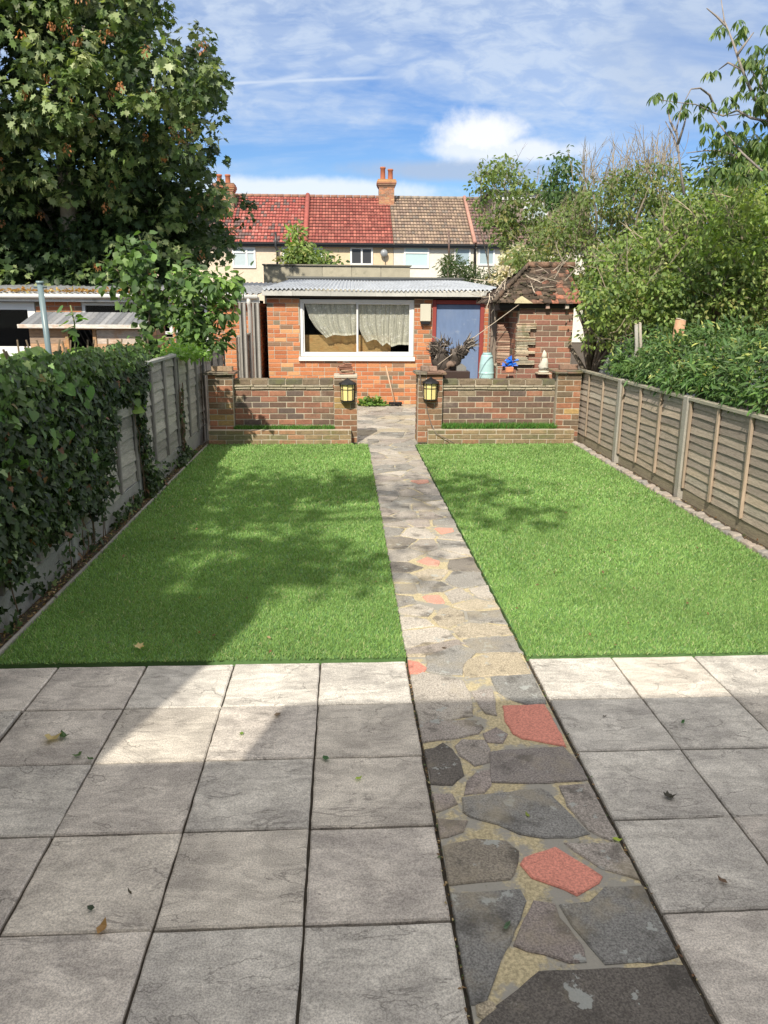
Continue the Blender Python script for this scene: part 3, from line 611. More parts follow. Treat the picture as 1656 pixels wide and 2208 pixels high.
# short continuation behind the brick wall
root = empty('fence', (-1.9, 12, 0), 'grey fence section with a pale post behind the leftmost pillar', 'fence')
lap_panel(root, -1.9, 10.6, 12.3, .15, 1.10, 1, 8, LF, .006, (.22, .205, .19)); mb = MB(); mb.box(-1.96, -1.86, 10.5, 10.6, 0, 1.27, (.45, .42, .36), .003, .01); mb.build('post', M['concrete'], root)
lap_panel(root, -1.68, 12.4, 13.9, .1, 1.28, 1, 9, [(1, (.13, .10, .08)), (1, (.2, .16, .13))], .006, (.3, .29, .27))
for px, w_, lb_ in ((521, 13, 'left of the downpipe'), (550, 13, 'right of the downpipe')):
    x, z = W(px, 652, 12.2); s_ = w_ / 130.; mb = MB()
    mb.box(x - s_ / 2, x - s_ * .18, 12.2, 12.3, 0, z, (.30, .28, .25), .002, .004); mb.box(x + s_ * .18, x + s_ / 2, 12.2, 12.3, 0, z, (.36, .34, .31), .002, .004); mb.box(x - s_ * .19, x + s_ * .19, 12.24, 12.29, 0, z - .02, (.14, .13, .12))
    tag(mb.build('slotted_post', M['concrete'], origin=(x, 12.25, 0)), 'tall slotted grey post in the gap beside the shed, ' + lb_, 'post', 'tall slotted posts')
# ---------------------------------------------------------------- shed
YS = 14.2
SHED = [(6, (0.520, 0.201, 0.090)), (4, (0.460, 0.164, 0.076)), (3, (0.560, 0.244, 0.114)), (1.6, (0.270, 0.164, 0.104)), (.8, (0.220, 0.180, 0.123)), (1, (0.600, 0.318, 0.152))]
def corrugated(mb, fx, bx, y0, y1, z0, z1, pitch, amp, col, rows=10, sag=0.):
    n = int((fx[1] - fx[0]) / pitch * 8); vs = []
    for j in range(rows + 1):
        t = j / rows
        for i in range(n + 1):
            s_ = i / n; x = (fx[0] + (fx[1] - fx[0]) * s_) * (1 - t) + (bx[0] + (bx[1] - bx[0]) * s_) * t
            vs.append((x, y0 + (y1 - y0) * t, z0 + (z1 - z0) * t + amp * math.sin(2 * math.pi * s_ * (fx[1] - fx[0]) / pitch) + sag * math.sin(math.pi * t) + .01 * math.sin(s_ * 9)))
    m_ = (n + 1) * (rows + 1); vs += [(x, y, z - .008) for x, y, z in vs]
    fs = []
    for j in range(rows):
        for i in range(n): a = j * (n + 1) + i; b = a + n + 1; fs += [(a, a + 1, b + 1, b), (a + m_, b + m_, b + 1 + m_, a + 1 + m_)]
    for i in range(n): fs.append((i, i + m_, i + 1 + m_, i + 1))
    mb.add(vs, fs, col, True)
def shed():
    root = empty('shed', (.8, YS, 0), 'orange brick garden shed with wide white window and blue door', 'shed')
    wx0, wx1, wz0, wz1 = -.785, 1.275, .865, 1.875; dx0, dx1 = 1.605, 2.545
    holes = [(wx0, wx1, wz0 - .06, wz1 + .3), (dx0, dx1, 0, 2.3)]
    brick_part('wall', root, M['shedbrick'], lambda a, m_: (bricks(a, m_, 'x', -1.365, 2.95, 0, 1.965, YS, .1, SHED, holes, hdr=.25), bricks(a, m_, 'y', YS + .105, 18, 0, 1.965, -1.365, .1, SHED, sgn=-1)))
    # second "wall" pieces: dark room
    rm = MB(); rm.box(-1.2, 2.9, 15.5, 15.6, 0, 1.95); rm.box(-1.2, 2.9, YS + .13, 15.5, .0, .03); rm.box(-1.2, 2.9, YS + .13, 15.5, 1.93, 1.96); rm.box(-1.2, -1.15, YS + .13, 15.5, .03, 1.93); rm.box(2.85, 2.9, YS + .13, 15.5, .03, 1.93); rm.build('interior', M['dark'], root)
    fr = MB(); yf = YS + .035
    def rect(m_, x0, x1, z0, z1, t, y0, y1):
        m_.box(x0, x1, y0, y1, z0, z0 + t, (1, 1, 1), 0, .004); m_.box(x0, x1, y0, y1, z1 - t, z1, (1, 1, 1), 0, .004)
        m_.box(x0, x0 + t, y0 + .001, y1 + .001, z0 + t, z1 - t, (1, 1, 1), 0, .003); m_.box(x1 - t, x1, y0 + .001, y1 + .001, z0 + t, z1 - t, (1, 1, 1), 0, .003)
    wn = MB(); rect(wn, wx0 + .005, wx1 - .005, wz0 + .005, wz1 - .005, .05, yf, yf + .07); win = wn.build('window', M['white'], root)
    cx = W(771, 700, YS)[0]
    fr = MB(); rect(fr, wx0 + .057, cx + .02, wz0 + .057, wz1 - .057, .022, yf + .03, yf + .06); rect(fr, cx - .02, wx1 - .057, wz0 + .057, wz1 - .057, .03, yf + .005, yf + .032)
    fr.build('sash', M['white'], win)
    for a, b, y in ((wx0 + .08, cx, yf + .045), (cx + .012, wx1 - .088, yf + .018)):
        g = MB(); g.add([(a, y, wz0 + .08), (b, y, wz0 + .08), (b, y, wz1 - .08), (a, y, wz1 - .08)], [(0, 1, 2, 3)]); g.build('pane', M['pane'], win)
    si = MB(); si.box(wx0 - .03, wx1 + .02, YS - .05, YS + .06, wz0 - .075, wz0 - .002, (1, 1, 1), 0, .005); si.build('sill', M['white'], win)
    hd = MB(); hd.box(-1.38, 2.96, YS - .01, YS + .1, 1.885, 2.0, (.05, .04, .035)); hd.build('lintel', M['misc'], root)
    df = MB(); t = .07; R1 = (.30, .06, .05)
    df.box(dx0, dx0 + t, YS - .012, YS + .09, 0, 1.875, R1, .001, .004); df.box(dx1 - t, dx1, YS - .012, YS + .09, 0, 1.875, R1, .001, .004); df.box(dx0 + t, dx1 - t, YS - .01, YS + .09, 1.80, 1.872, R1, .001, .004)
    df.build('door_frame', M['misc'], root)
    dd = MB(); dd.box(dx0 + t + .003, dx1 - t - .003, YS + .03, YS + .07, .01, 1.795, (1, 1, 1), 0, .003); do = dd.build('door', M['bluedoor'], root)
    hb = MB(); hb.tube([(dx0 + t + .06, YS + .03, .9), (dx0 + t + .06, YS - .02, .9), (dx0 + t + .17, YS - .02, .9)], .009, (.2, .2, .2)); hb.build('handle', M['black'], do)
    rf = MB(); corrugated(rf, (-1.43, 2.99), (-1.2, 2.66), YS - .22, 18, 2.035, W(800, 601, 18)[1] - .04, .076, .016, (.40, .425, .46)); ro = rf.build('roof', M['corr'], root)
    fa = MB()
    x = -1.425
    while x < 2.97: x2 = min(x + random.uniform(.5, .8), 2.98); fa.box(x, x2 - .002, YS - .2, YS - .175, 1.925, 2.015, rpick([(1, (.50, .49, .45)), (1, (.42, .41, .38))]), .001, .002); x = x2
    fa.build('fascia', M['concrete'], root)
    rd_ = MB(); zz = W(800, 601, 18)[1]; rd_.box(-1.22, 2.68, 17.9, 18.1, zz - .09, zz, (.3, .3, .3)); rd_.box(-1.26, 2.72, 17.85, 18.12, zz, zz + .035, (.12, .12, .11), .004); rd_.build('ridge_flashing', M['misc'], ro)
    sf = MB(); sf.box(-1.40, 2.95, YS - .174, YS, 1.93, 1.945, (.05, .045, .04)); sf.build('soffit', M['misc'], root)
shed()
def lacemat():
    m = bpy.data.materials.new('lace'); m.use_nodes = True; nt = m.node_tree; nt.nodes.clear(); q = N(nt)
    out = q.n('ShaderNodeOutputMaterial'); t = q.n('ShaderNodeTexCoord').outputs['Object']
    v = q.n('ShaderNodeTexVoronoi', feature='F1'); q.put(v.inputs['Vector'], q.mp(t, (1, .01, 1))); v.inputs['Scale'].default_value = 13
    fl = q.ss(q.m('ABSOLUTE', q.m('SUBTRACT', v.outputs['Distance'], .22)), .10, .02)
    n_ = q.ss(q.noise(t, 55, 3, .7), .45, .62); al = q.m('MAXIMUM', q.m('MULTIPLY', fl, .55), q.m('ADD', .70, q.m('MULTIPLY', n_, .28)))
    a = q.n('ShaderNodeAttribute', attribute_name='Col'); al = q.m('MULTIPLY', al, a.outputs['Fac'], clamp=True)
    d = q.n('ShaderNodeBsdfDiffuse'); q.put(d.inputs[0], q.mix(fl, (.74, .72, .60), (.97, .95, .86))); tr_ = q.n('ShaderNodeBsdfTransparent')
    mx = q.n('ShaderNodeMixShader'); q.put(mx.inputs[0], al); nt.links.new(tr_.outputs[0], mx.inputs[1]); nt.links.new(d.outputs[0], mx.inputs[2]); nt.links.new(mx.outputs[0], out.inputs[0]); return m
LACE = lacemat()
def curtain(label, top, left, bot, right, nf):
    """edges given as px polylines, at a plane just inside the window"""
    Y = YS + .13; nu, nv = 150, 26; vs = []; cs = []
    def along(pl, t):
        s_ = t * (len(pl) - 1); i = min(int(s_), len(pl) - 2); f = s_ - i; return (pl[i][0] + (pl[i + 1][0] - pl[i][0]) * f, pl[i][1] + (pl[i + 1][1] - pl[i][1]) * f)
    for j in range(nv + 1):
        b = j / nv
        for i in range(nu + 1):
            a = i / nu; T, B, L, R_ = along(top, a), along(bot, a), along(left, b), along(right, b)
            c00, c10, c01, c11 = top[0], top[-1], bot[0], bot[-1]
            p = [(1 - b) * T[e] + b * B[e] + (1 - a) * L[e] + a * R_[e] - ((1 - a) * (1 - b) * c00[e] + a * (1 - b) * c10[e] + (1 - a) * b * c01[e] + a * b * c11[e]) for e in (0, 1)]
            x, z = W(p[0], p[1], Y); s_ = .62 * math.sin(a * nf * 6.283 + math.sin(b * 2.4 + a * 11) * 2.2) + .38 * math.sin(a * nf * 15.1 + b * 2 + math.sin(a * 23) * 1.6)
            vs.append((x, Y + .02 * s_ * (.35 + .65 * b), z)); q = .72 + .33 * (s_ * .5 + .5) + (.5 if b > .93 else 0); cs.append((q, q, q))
    fs = [(j * (nu + 1) + i, j * (nu + 1) + i + 1, (j + 1) * (nu + 1) + i + 1, (j + 1) * (nu + 1) + i) for j in range(nv) for i in range(nu)]
    mb = MB(); mb.add(vs, fs, cs, True); tag(mb.build('lace_curtain', LACE), label, 'curtain', 'lace curtains in the shed window')
curtain('cream lace curtain swept aside behind the left pane of the shed window', [(655, 648), (768, 648)], [(655, 648), (667, 685), (680, 706), (703, 729)], [(703, 729), (720, 722), (745, 724), (768, 722)], [(768, 648), (768, 722)], 6)
curtain('cream lace curtain with scalloped hem behind the right pane of the shed window', [(770, 648), (884, 648)], [(770, 648), (772, 700), (780, 722), (790, 738)], [(790, 738), (805, 732), (812, 733), (824, 746), (833, 739), (843, 748), (858, 743), (880, 744)], [(884, 648), (882, 744)], 9)
mb = MB(); a, b = W(651, 722, YS + .3), W(842, 762, YS + .3); mb.box(a[0], b[0], YS + .3, YS + .32, .8, a[1], (.55, .36, .15)); tag(mb.build('plywood_board', M['plank']), 'yellow plywood board standing behind the lower half of the shed window', 'board')
mb = MB(); mb.box(1.375, 1.565, YS - .11, YS - .004, 1.50, 1.80, (.60, .57, .46), 0, .008); t_ = mb.build('meter_box', M['gloss'], origin=(1.47, YS, 1.5)); tag(t_, 'cream meter box on the brick between shed window and blue door', 'meter box')
mb = MB(); mb.box(1.39, 1.55, YS - .10, YS - .006, 1.44, 1.498, (.03, .03, .03), 0, .01); o = mb.build('box_base', M['black'], t_)
# broom
root = empty('broom', (.9, 13.95, 0), 'broom with pale handle leaning on the shed wall behind the gap', 'broom')
mb = MB(); mb.tube([P3(832, 789, 14.17), (.915, 13.93, .06)], .014, (.55, .38, .26), 8); mb.build('handle', M['misc'], root)
gx, gy = .92, 13.93; mb = MB()
mb.box(gx - .11, gx + .13, gy - .035, gy + .035, .04, .075, (.04, .045, .04), .002, .006)
for i in range(120): bx = gx - .1 + random.random() * .22; by = gy + random.uniform(-.03, .03); mb.tube([(bx, by, .045), (bx + random.uniform(-.02, .02), by + random.uniform(-.03, .02), .003)], .003, (.03, .03, .03), 3, False)
mb.build('brush_head', M['black'], root)
def leafheap(name, label, cat, cx, cy, rx, ry, h, n, shp, size, pal, matn='leaf'):
    p = np.zeros((n, 3)); r_ = np.sqrt(rng.uniform(0, 1, n)); a = rng.uniform(0, 6.283, n); p[:, 0] = cx + rx * r_ * np.cos(a); p[:, 1] = cy + ry * r_ * np.sin(a); p[:, 2] = rng.uniform(0, 1, n) * h * (1 - r_ ** 2) + .01
    d = rng.normal(0, 1, (n, 3)); d[:, 2] = np.abs(d[:, 2]) * .5; nm = rng.normal(0, .6, (n, 3)); nm[:, 2] += 1
    return tag(leaves(name, M[matn], [(shp, p, d, nm, rng.uniform(.7, 1.2, n) * size, pick(n, pal))]), label, cat)
gx, gy = .52, 13.98; leafheap('cuttings_pile', 'small heap of green cuttings at the foot of the shed wall', 'plant cuttings', gx, gy, .26, .14, .16, 200, 'ovate', .11, [(2, (.14, .24, .06)), (1, (.26, .34, .12)), (1, (.06, .12, .03))])
# ---------------------------------------------------------------- brick hut on the right behind the wall
YH = 11.0
HUT = [(3, (.27, .13, .095)), (3, (.21, .13, .095)), (2, (.34, .155, .10)), (2, (.20, .155, .11)), (1, (.38, .19, .12))]
root = empty('brick_hut', (2.9, YH, 0), 'small brick hut with mossy hipped tile roof behind the right wall', 'hut')
brick_part('wall', root, M['shedbrick'], lambda a, m_: (bricks(a, m_, 'x', 2.47, 3.245, 0, 1.79, YH, .1, HUT), bricks(a, m_, 'x', 2.19, 2.468, 0, .93, YH, .1, HUT, off=.06), bricks(a, m_, 'y', YH + .104, YH + 1.3, 0, 1.79, 3.245, .1, HUT, sgn=1), bricks(a, m_, 'y', YH + .104, YH + 1.3, 0, .93, 2.19, .1, HUT), bricks(a, m_, 'y', YH + .104, YH + 1.1, .93, 1.79, 2.47, .06, HUT), bricks(a, m_, 'x', 2.19, 3.24, .93, 1.79, YH + .75, .1, HUT)))
mb = MB(); mb.box(2.19, 2.47, YH + .0, YH + .7, 1.70, 1.79, (.05, .04, .035), .003); mb.box(2.17, 3.29, YH - .05, YH - .005, 1.735, 1.80, (.03, .025, .02), .003); mb.build('lintel', M['misc'], root)
mb = MB(); mb.box(2.20, 2.28, YH + .62, YH + .70, .93, 1.70, (.25, .2, .16), .003, .004); mb.build('corner_post', M['misc'], root)
# stacked tile quoins
mb = MB(); z = .955; i = 0
while z < 1.52:
    L = .275 if (i in (0, 1, 2) or 7 <= i <= 8 or 13 <= i <= 17 or i >= 23) else .17 + random.uniform(-.02, .02)
    mb.box(2.435 + random.uniform(-.006, .006), 2.435 + L, YH - .055 + random.uniform(-.006, .006), YH + .03, z, z + .0165, rpick([(2, (.60, .50, .36)), (1, (.52, .38, .27)), (1, (.45, .40, .3))]), .003, .003); z += .0215; i += 1
mb.box(2.45, 2.59, YH - .03, YH - .001, .95, 1.52, (.3, .25, .2)); mb.build('tile_quoin', M['oldbrick'], root)
mb = MB(); z = .97; i = 0
while z < 1.5:
    q = max(0, z - 1.25) / .27; mb.box(2.185 + random.uniform(-.004, .004), 2.36 - .13 * q * q, YH + .01, YH + .12, z, z + .0165, rpick([(2, (.40, .24, .17)), (1, (.5, .36, .26)), (1, (.30, .17, .12))]), .003, .003); z += .0225
mb.box(2.20, 2.24, YH + .03, YH + .1, .95, 1.49, (.2, .14, .1)); mb.build('tile_quoin', M['shedbrick'], root)
for px, py in ((1181, 661), (1223, 661)):
    x, z = W(px, py, YH - .07); mb = MB(); mb.box(x - .025, x + .025, YH - .09, YH - .002, z - .03, z + .03, (.62, .55, .47) if px > 1200 else (.45, .3, .24), .003, .004); mb.build('joist_end', M['misc'], root)
def hut_roof():
    mb = MB(); xl, xr, yf, yb, ze, zr = 2.08, 3.36, YH - .13, YH + 1.35, 1.80, 2.32
    ym = (yf + yb) / 2; xh = xl + .62
    rows = 10
    for r_ in range(rows):
        t0, t1 = r_ / rows, (r_ + 1.25) / rows
        for face in ('f', 'l', 'b'):
            if face in 'fb':
                xa = xl + (xh - xl) * t0; xb_ = xr - .1 * t0; x = xa - random.uniform(0, .1)
                while x < xb_:
                    x2 = min(x + random.uniform(.09, .12), xb_); x1 = max(x, xa)
                    if x2 - x1 > .02:
                        s_ = 1 if face == 'f' else -1; y0 = yf if face == 'f' else yb
                        ya, yb2 = y0 + s_ * (ym - yf) * t0, y0 + s_ * (ym - yf) * t1; za, zb = ze + (zr - ze) * t0 + .018, ze + (zr - ze) * t1 + .004; j = random.uniform(-.006, .008)
                        f = (x1 - xl) / (xr - xl); moss = random.random() > f * 1.5 - .3 - t0 * .7
                        c_ = rpick([(1, (.085, .06, .045)), (1, (.12, .085, .06))], .3) if moss else rpick([(2, (.34, .14, .09)), (1, (.27, .12, .08)), (1, (.23, .13, .09))])
                        mb.add([(x1, ya, za + j), (x2 - .004, ya, za + j), (x2 - .004, yb2, zb + j), (x1, yb2, zb + j), (x1, ya, za + j - .016), (x2 - .004, ya, za + j - .016), (x2 - .004, yb2, zb + j - .016), (x1, yb2, zb + j - .016)], [(0, 1, 2, 3), (0, 4, 5, 1), (0, 3, 7, 4), (1, 5, 6, 2), (4, 7, 6, 5)], c_)
                    x = x2
            else:
                ya0, yb0 = yf + (ym - yf) * t0, yb - (yb - ym) * t0; y = ya0
                while y < yb0 - .01:
                    y2 = min(y + random.uniform(.09, .12), yb0); xa, xb_ = xl + (xh - xl) * t0, xl + (xh - xl) * t1; za, zb = ze + (zr - ze) * t0 + .018, ze + (zr - ze) * t1 + .004; j = random.uniform(-.006, .008)
                    mb.add([(xa, y, za + j), (xa, y2 - .004, za + j), (xb_, y2 - .004, zb + j), (xb_, y, zb + j), (xa, y, za + j - .016), (xa, y2 - .004, za + j - .016)], [(0, 3, 2, 1), (0, 1, 5, 4)], rpick([(1, (.08, .06, .045)), (1, (.13, .09, .065))], .3)); y = y2
    mb.add([(xl, yf, ze), (xr, yf, ze), (xr, yb, ze), (xl, yb, ze)], [(0, 1, 2, 3)], (.04, .03, .025))
    o = mb.build('roof', M['mosstile'], root)
    # hip and ridge tiles with moss cushions
    for i in range(9):
        h = MB(); t = i / 9; t2 = t + .13; h.tube([(xl + (xh - xl) * t, yf + (ym - yf) * t, ze + (zr - ze) * t + .02), (xl + (xh - xl) * t2, yf + (ym - yf) * t2, ze + (zr - ze) * t2 + .035)], [.035, .028], rpick([(1, (.10, .075, .055)), (1, (.15, .1, .07))]), 6); h.build('hip_tile', M['mosstile'], o)
    for i in range(4):
        h = MB(); h.tube([(xh + .17 * i, ym, zr + .02), (xh + .17 * i + .18, ym, zr + .03)], [.05, .045], rpick([(1, (.2, .12, .08)), (1, (.12, .09, .06))]), 8); h.build('ridge_tile', M['mosstile'], o)
    h = MB()
    for _ in range(150):
        t = random.random(); x = xl + (xr - .35 - xl) * random.random() ** 1.4; tt = min(t, (x - xl) / (xh - xl)) if x < xh else t
        p = Vector((x, yf + (ym - yf) * tt, ze + (zr - ze) * tt + .012)); r_ = random.uniform(.012, .034); h.tube([p, p + Vector((0, 0, r_ * .8))], [r_, r_ * .5], rpick([(1, (.06, .05, .035)), (1, (.09, .08, .045))]), 6)
    h.build('moss', M['mosstile'], o)['kind'] = 'stuff'
    f = MB(); a, b, c_ = (2.36, YH - .15, 1.80), (2.62, YH - .15, 1.80), (2.47, YH - .10, 1.90)
    f.add([a, b, c_, (2.40, YH - .13, 1.86), (2.36, YH - .05, 1.81), (2.62, YH - .05, 1.81), (2.54, YH - .12, 1.855)], [(0, 1, 6, 2, 3), (0, 3, 2, 6, 1, 5, 4)], (.45, .40, .25)); f.build('mortar_fillet', M['concrete'], o)
hut_roof()
# things around the hut
x = 2.072; root = empty('water_butt', (x, 11.2, 0), 'pale turquoise ribbed water butt beside the blue door', 'water butt')
mb = MB(); pr = [(0, .12), (.3, .135), (.62, .145), (.64, .152), (.66, .145), (.80, .142), (.82, .150), (.84, .142), (.95, .135), (1.06, .112), (1.09, .09)]
for i in range(len(pr) - 1): mb.tube([(x, 11.2, pr[i][0]), (x, 11.2, pr[i + 1][0])], [pr[i][1] * .76, pr[i + 1][1] * .76], (.42, .62, .62), 20, False)
mb.build('barrel', M['gloss'], root); mb = MB(); mb.tube([(x, 11.2, 1.085), (x, 11.2, 1.11)], [.072, .06], (.35, .55, .56), 20); mb.build('lid', M['gloss'], root)
mb = MB(); cx, cz = W(1100, 781, 10.93)
for i in range(16):
    a = random.uniform(0, 6.28); L = random.uniform(.04, .1); p = (cx + random.uniform(-.05, .05), 10.93 + random.uniform(-.02, .02), cz + random.uniform(-.05, .03))
    q1 = (p[0] + L * math.cos(a), p[1] + random.uniform(-.03, .03), p[2] + L * abs(math.sin(a)) * .8); q2 = (p[0] + L * math.cos(a + .9), p[1] + random.uniform(-.03, .03), p[2] + L * math.sin(a + .9) * .6)
    mb.add([p, q1, q2, (p[0], p[1] + .03, p[2] - .02)], [(0, 1, 2), (0, 2, 3), (0, 3, 1), (1, 3, 2)], rpick([(1, (.02, .16, .70)), (1, (.015, .10, .5))]))
tag(mb.build('plastic_sack', M['gloss']), 'crumpled bright blue plastic sack by the hut opening', 'sack')
x, z = W(1098, 797, 10.8); mb = MB(); mb.box(x - .05, x + .06, 10.78, 10.86, z - .035, z + .035, (.62, .26, .13), .004, .006); tag(mb.build('clay_block', M['shedbrick']), 'small orange clay block under the blue sack', 'block')
# ornament on a ledge of the hut wall
x, z = W(1172, 803, 10.9); root = empty('garden_ornament', (x, 10.9, z), 'pale mottled stone figure on the ledge of the hut wall', 'ornament')
mb = MB(); mb.tube([(x, 10.9, z), (x, 10.9, z + .025)], [.078, .074], (.62, .58, .48), 14); mb.tube([(x + .006, 10.9, z + .025), (x - .012, 10.9, z + .09), (x + .01, 10.9, z + .15), (x + .004, 10.9, z + .2)], [.062, .07, .05, .036], (.60, .57, .48), 12); mb.tube([(x + .004, 10.9, z + .19), (x - .004, 10.9, z + .225), (x, 10.9, z + .26), (x - .008, 10.9, z + .31)], [.028, .04, .032, .006], (.66, .63, .52), 12)
mb.tube([(x - .05, 10.86, z + .05), (x - .01, 10.83, z + .08), (x + .05, 10.86, z + .06)], [.02, .024, .018], (.52, .50, .42), 8); mb.build('figure', M['oldbrick'] if 0 else M['concrete'], root)
mb = MB(); mb.box(x - .10, x + .09, 10.82, 10.995, z - .022, z - .001, (.5, .43, .32), .002, .003); mb.build('ledge', M['concrete'], root)
# root stump in a trough, ornament, rod
x, z = W(986, 812, 10.55); root = empty('root_stump', (x, 10.55, 0), 'gnarled dark tree root standing up before the blue door', 'tree root')
mb = MB()
def limb(pts, r0, r1, col):
    n = len(pts); out = []
    for i in range(n - 1):
        for t in range(4):
            f = t / 4; out.append(tuple(pts[i][e] + (pts[i + 1][e] - pts[i][e]) * f + random.uniform(-.012, .012) for e in range(3)))
    out.append(pts[-1]); mb.tube(out, [r0 + (r1 - r0) * i / (len(out) - 1) + random.uniform(-.008, .010) * (r0 * 12) for i in range(len(out))], col, 8)
ps = lambda a, b, d=0.: P3(a, b, 10.5 + d)
DK = (.075, .06, .05)
limb([ps(962, 815), ps(957, 795), ps(951, 772), ps(954, 752)], .12, .10, DK); limb([ps(966, 798, .05), ps(980, 778, .03), ps(988, 763), ps(1002, 752)], .10, .075, DK)
limb([ps(975, 765), ps(990, 760), ps(1004, 752), ps(1012, 742)], .07, .05, (.17, .14, .12)); limb([ps(985, 770), ps(994, 768), ps(1001, 770)], .04, .02, DK); limb([ps(945, 785), ps(938, 765), ps(935, 745)], .07, .04, DK); limb([ps(955, 795, -.05), ps(972, 785, -.08), ps(978, 783, -.08)], .05, .03, (.24, .17, .13)); limb([ps(948, 775), ps(940, 750), ps(942, 738)], .05, .03, DK)
for _ in range(420):
    a = random.choice([(952, 745, 16, 10), (950, 762, 16, 18), (1008, 742, 10, 9), (990, 758, 14, 8), (938, 755, 7, 14)]); sx_, sy_ = a[0] + random.gauss(0, a[2] * .5), a[1] + random.gauss(0, a[3] * .5)
    p = Vector(ps(sx_, sy_, random.uniform(-.1, .06))); d = Vector(((sx_ - 966) * .5 + random.gauss(0, 10), random.gauss(-4, 8), 12 + random.gauss(0, 12))).normalized(); L = random.uniform(.04, .14)
    mb.tube([p, p + d * L * .5 + Vector((random.uniform(-.015, .015), 0, random.uniform(-.01, .01))), p + d * L], [.010, .007, .002], rpick([(3, (.08, .065, .055)), (1, (.22, .18, .15)), (.4, (.36, .31, .26))]), 4)
mb.build('roots', M['bark'], root)
a, b = W(963, 799, 10.45), W(1011, 812, 10.45); mb = MB(); mb.box(a[0] - .06, b[0], 10.35, 10.62, 0, a[1], (.055, .035, .03), .003, .01); tag(mb.build('trough', M['gloss']), 'dark brown plant trough under the tree root', 'trough')
a, b = W(984, 784, 10.45), W(1004, 799, 10.45); mb = MB(); x0, x1, z0, z1 = a[0], b[0], b[1], a[1]; xm = (x0 + x1) / 2 + .01
mb.add([(x0, 10.4, z0), (x1, 10.4, z0), (x1, 10.4, z0 + .05), (xm, 10.4, z1), (x0, 10.4, z0 + .05), (x0, 10.5, z0), (x1, 10.5, z0), (x1, 10.5, z0 + .05), (xm, 10.5, z1), (x0, 10.5, z0 + .05)], [(0, 1, 2, 3, 4), (9, 8, 7, 6, 5), (0, 5, 6, 1), (1, 6, 7, 2), (2, 7, 8, 3), (3, 8, 9, 4), (4, 9, 5, 0)], (.22, .21, .19)); tag(mb.build('house_ornament', M['concrete']), 'little grey house-shaped block on the edge of the trough', 'ornament')
mb = MB(); mb.tube([P3(944, 787, 10.35), P3(1030, 722, 10.6), P3(1120, 656, 10.88)], .0055, (.5, .42, .33), 6); tag(mb.build('rod', M['misc']), 'thin pale rod slanting from the tree root up to the hut roof', 'rod')
# ---------------------------------------------------------------- neighbour's garage, playhouse, pole (left)
root = empty('garage', (-4.5, 14.2, 0), 'long low brick garage with corrugated roof behind the left fence', 'garage')
g0 = -9.0
hl = [(g0, -5.40, 0, 1.80), (-4.60, -3.05, 1.2, 1.80), (-3.0, -2.4, .7, 1.8)]
brick_part('wall', root, M['shedbrick'], lambda a, m_: (bricks(a, m_, 'x', g0, -1.5, 0, 1.80, YS, .1, SHED, hl), bricks(a, m_, 'y', YS + .105, 17, 0, 1.8, -1.5, .1, SHED, sgn=1)))
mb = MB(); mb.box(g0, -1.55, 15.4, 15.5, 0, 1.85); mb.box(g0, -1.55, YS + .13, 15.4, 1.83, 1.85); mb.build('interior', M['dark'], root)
def simple_window(parent, x0, x1, z0, z1, y, t=.07, mid=None, panecol=None, inset=.03, ft=.05, vent=None):
    f = MB()
    f.box(x0, x1, y, y + ft, z0, z0 + t, (1, 1, 1), 0, .003); f.box(x0, x1, y, y + ft, z1 - t, z1, (1, 1, 1), 0, .003)
    f.box(x0, x0 + t, y + .001, y + ft, z0 + t, z1 - t); f.box(x1 - t, x1, y + .001, y + ft, z0 + t, z1 - t)
    if mid: f.box(mid - t / 2, mid + t / 2, y + .001, y + ft, z0 + t, z1 - t)
    if vent: f.box(x0 + t, vent[1] if len(vent) > 1 else x1 - t, y + .002, y + ft, vent[0] - t * .4, vent[0] + t * .4)
    o = f.build('window', M['white'], parent)
    g = MB(); g.add([(x0 + t, y + inset, z0 + t), (x1 - t, y + inset, z0 + t), (x1 - t, y + inset, z1 - t), (x0 + t, y + inset, z1 - t)], [(0, 1, 2, 3)], panecol or (1, 1, 1))
    g.build('pane', M['pane'] if panecol is None else M['gloss'], o); return o
simple_window(root, g0, -5.42, .9, 1.79, YS + .01, .13); mb = MB(); mb.box(g0, -5.42, YS + .012, YS + .06, 0, .895, (1, 1, 1)); mb.build('door_panel', M['white'], root)
simple_window(root, -4.60, -3.05, 1.25, 1.79, YS + .01, .05, -3.7); simple_window(root, -2.98, -2.42, .75, 1.79, YS + .01, .05)
mb = MB(); mb.box(-9.2, -1.47, YS - .16, YS - .14, 1.80, 1.90, (.62, .60, .55)); mb.build('fascia', M['concrete'], root)
mb = MB(); mb.tube([(-9.2, YS - .2, 1.885), (-1.5, YS - .2, 1.90)], .04, (.72, .71, .67), 10); mb.tube([(-1.66, YS - .2, 1.90), (-1.66, YS - .17, 1.78), (-1.66, YS - .08, 1.70), (-1.66, YS - .06, .1)], .036, (.75, .73, .68), 10); mb.build('gutter', M['gloss'], root)
mb = MB(); corrugated(mb, (-9.2, -1.46), (-9.2, -1.3), YS - .2, 18, 1.95, W(300, 607, 18)[1] - .02, .1, .02, (.36, .37, .38), 10); mb.build('roof', M['corr'], root)
n = 900; p = np.stack([rng.uniform(-8, -3.0, n), YS - .16 + np.abs(rng.normal(0, .07, n)), np.zeros(n)], 1); p[:, 2] = 1.965 + (p[:, 1] - YS + .2) * .08 + rng.uniform(0, .03, n); d = rng.normal(0, 1, (n, 3)); d[:, 2] *= .4; nm = rng.normal(0, .5, (n, 3)); nm[:, 2] = 1
tag(leaves('gutter_leaves', M['leaf'], [('ovate', p, d, nm, rng.uniform(.04, .09, n), pick(n, [(3, (.42, .24, .08)), (2, (.30, .16, .06)), (1, (.5, .38, .16))]))]), kind='stuff')
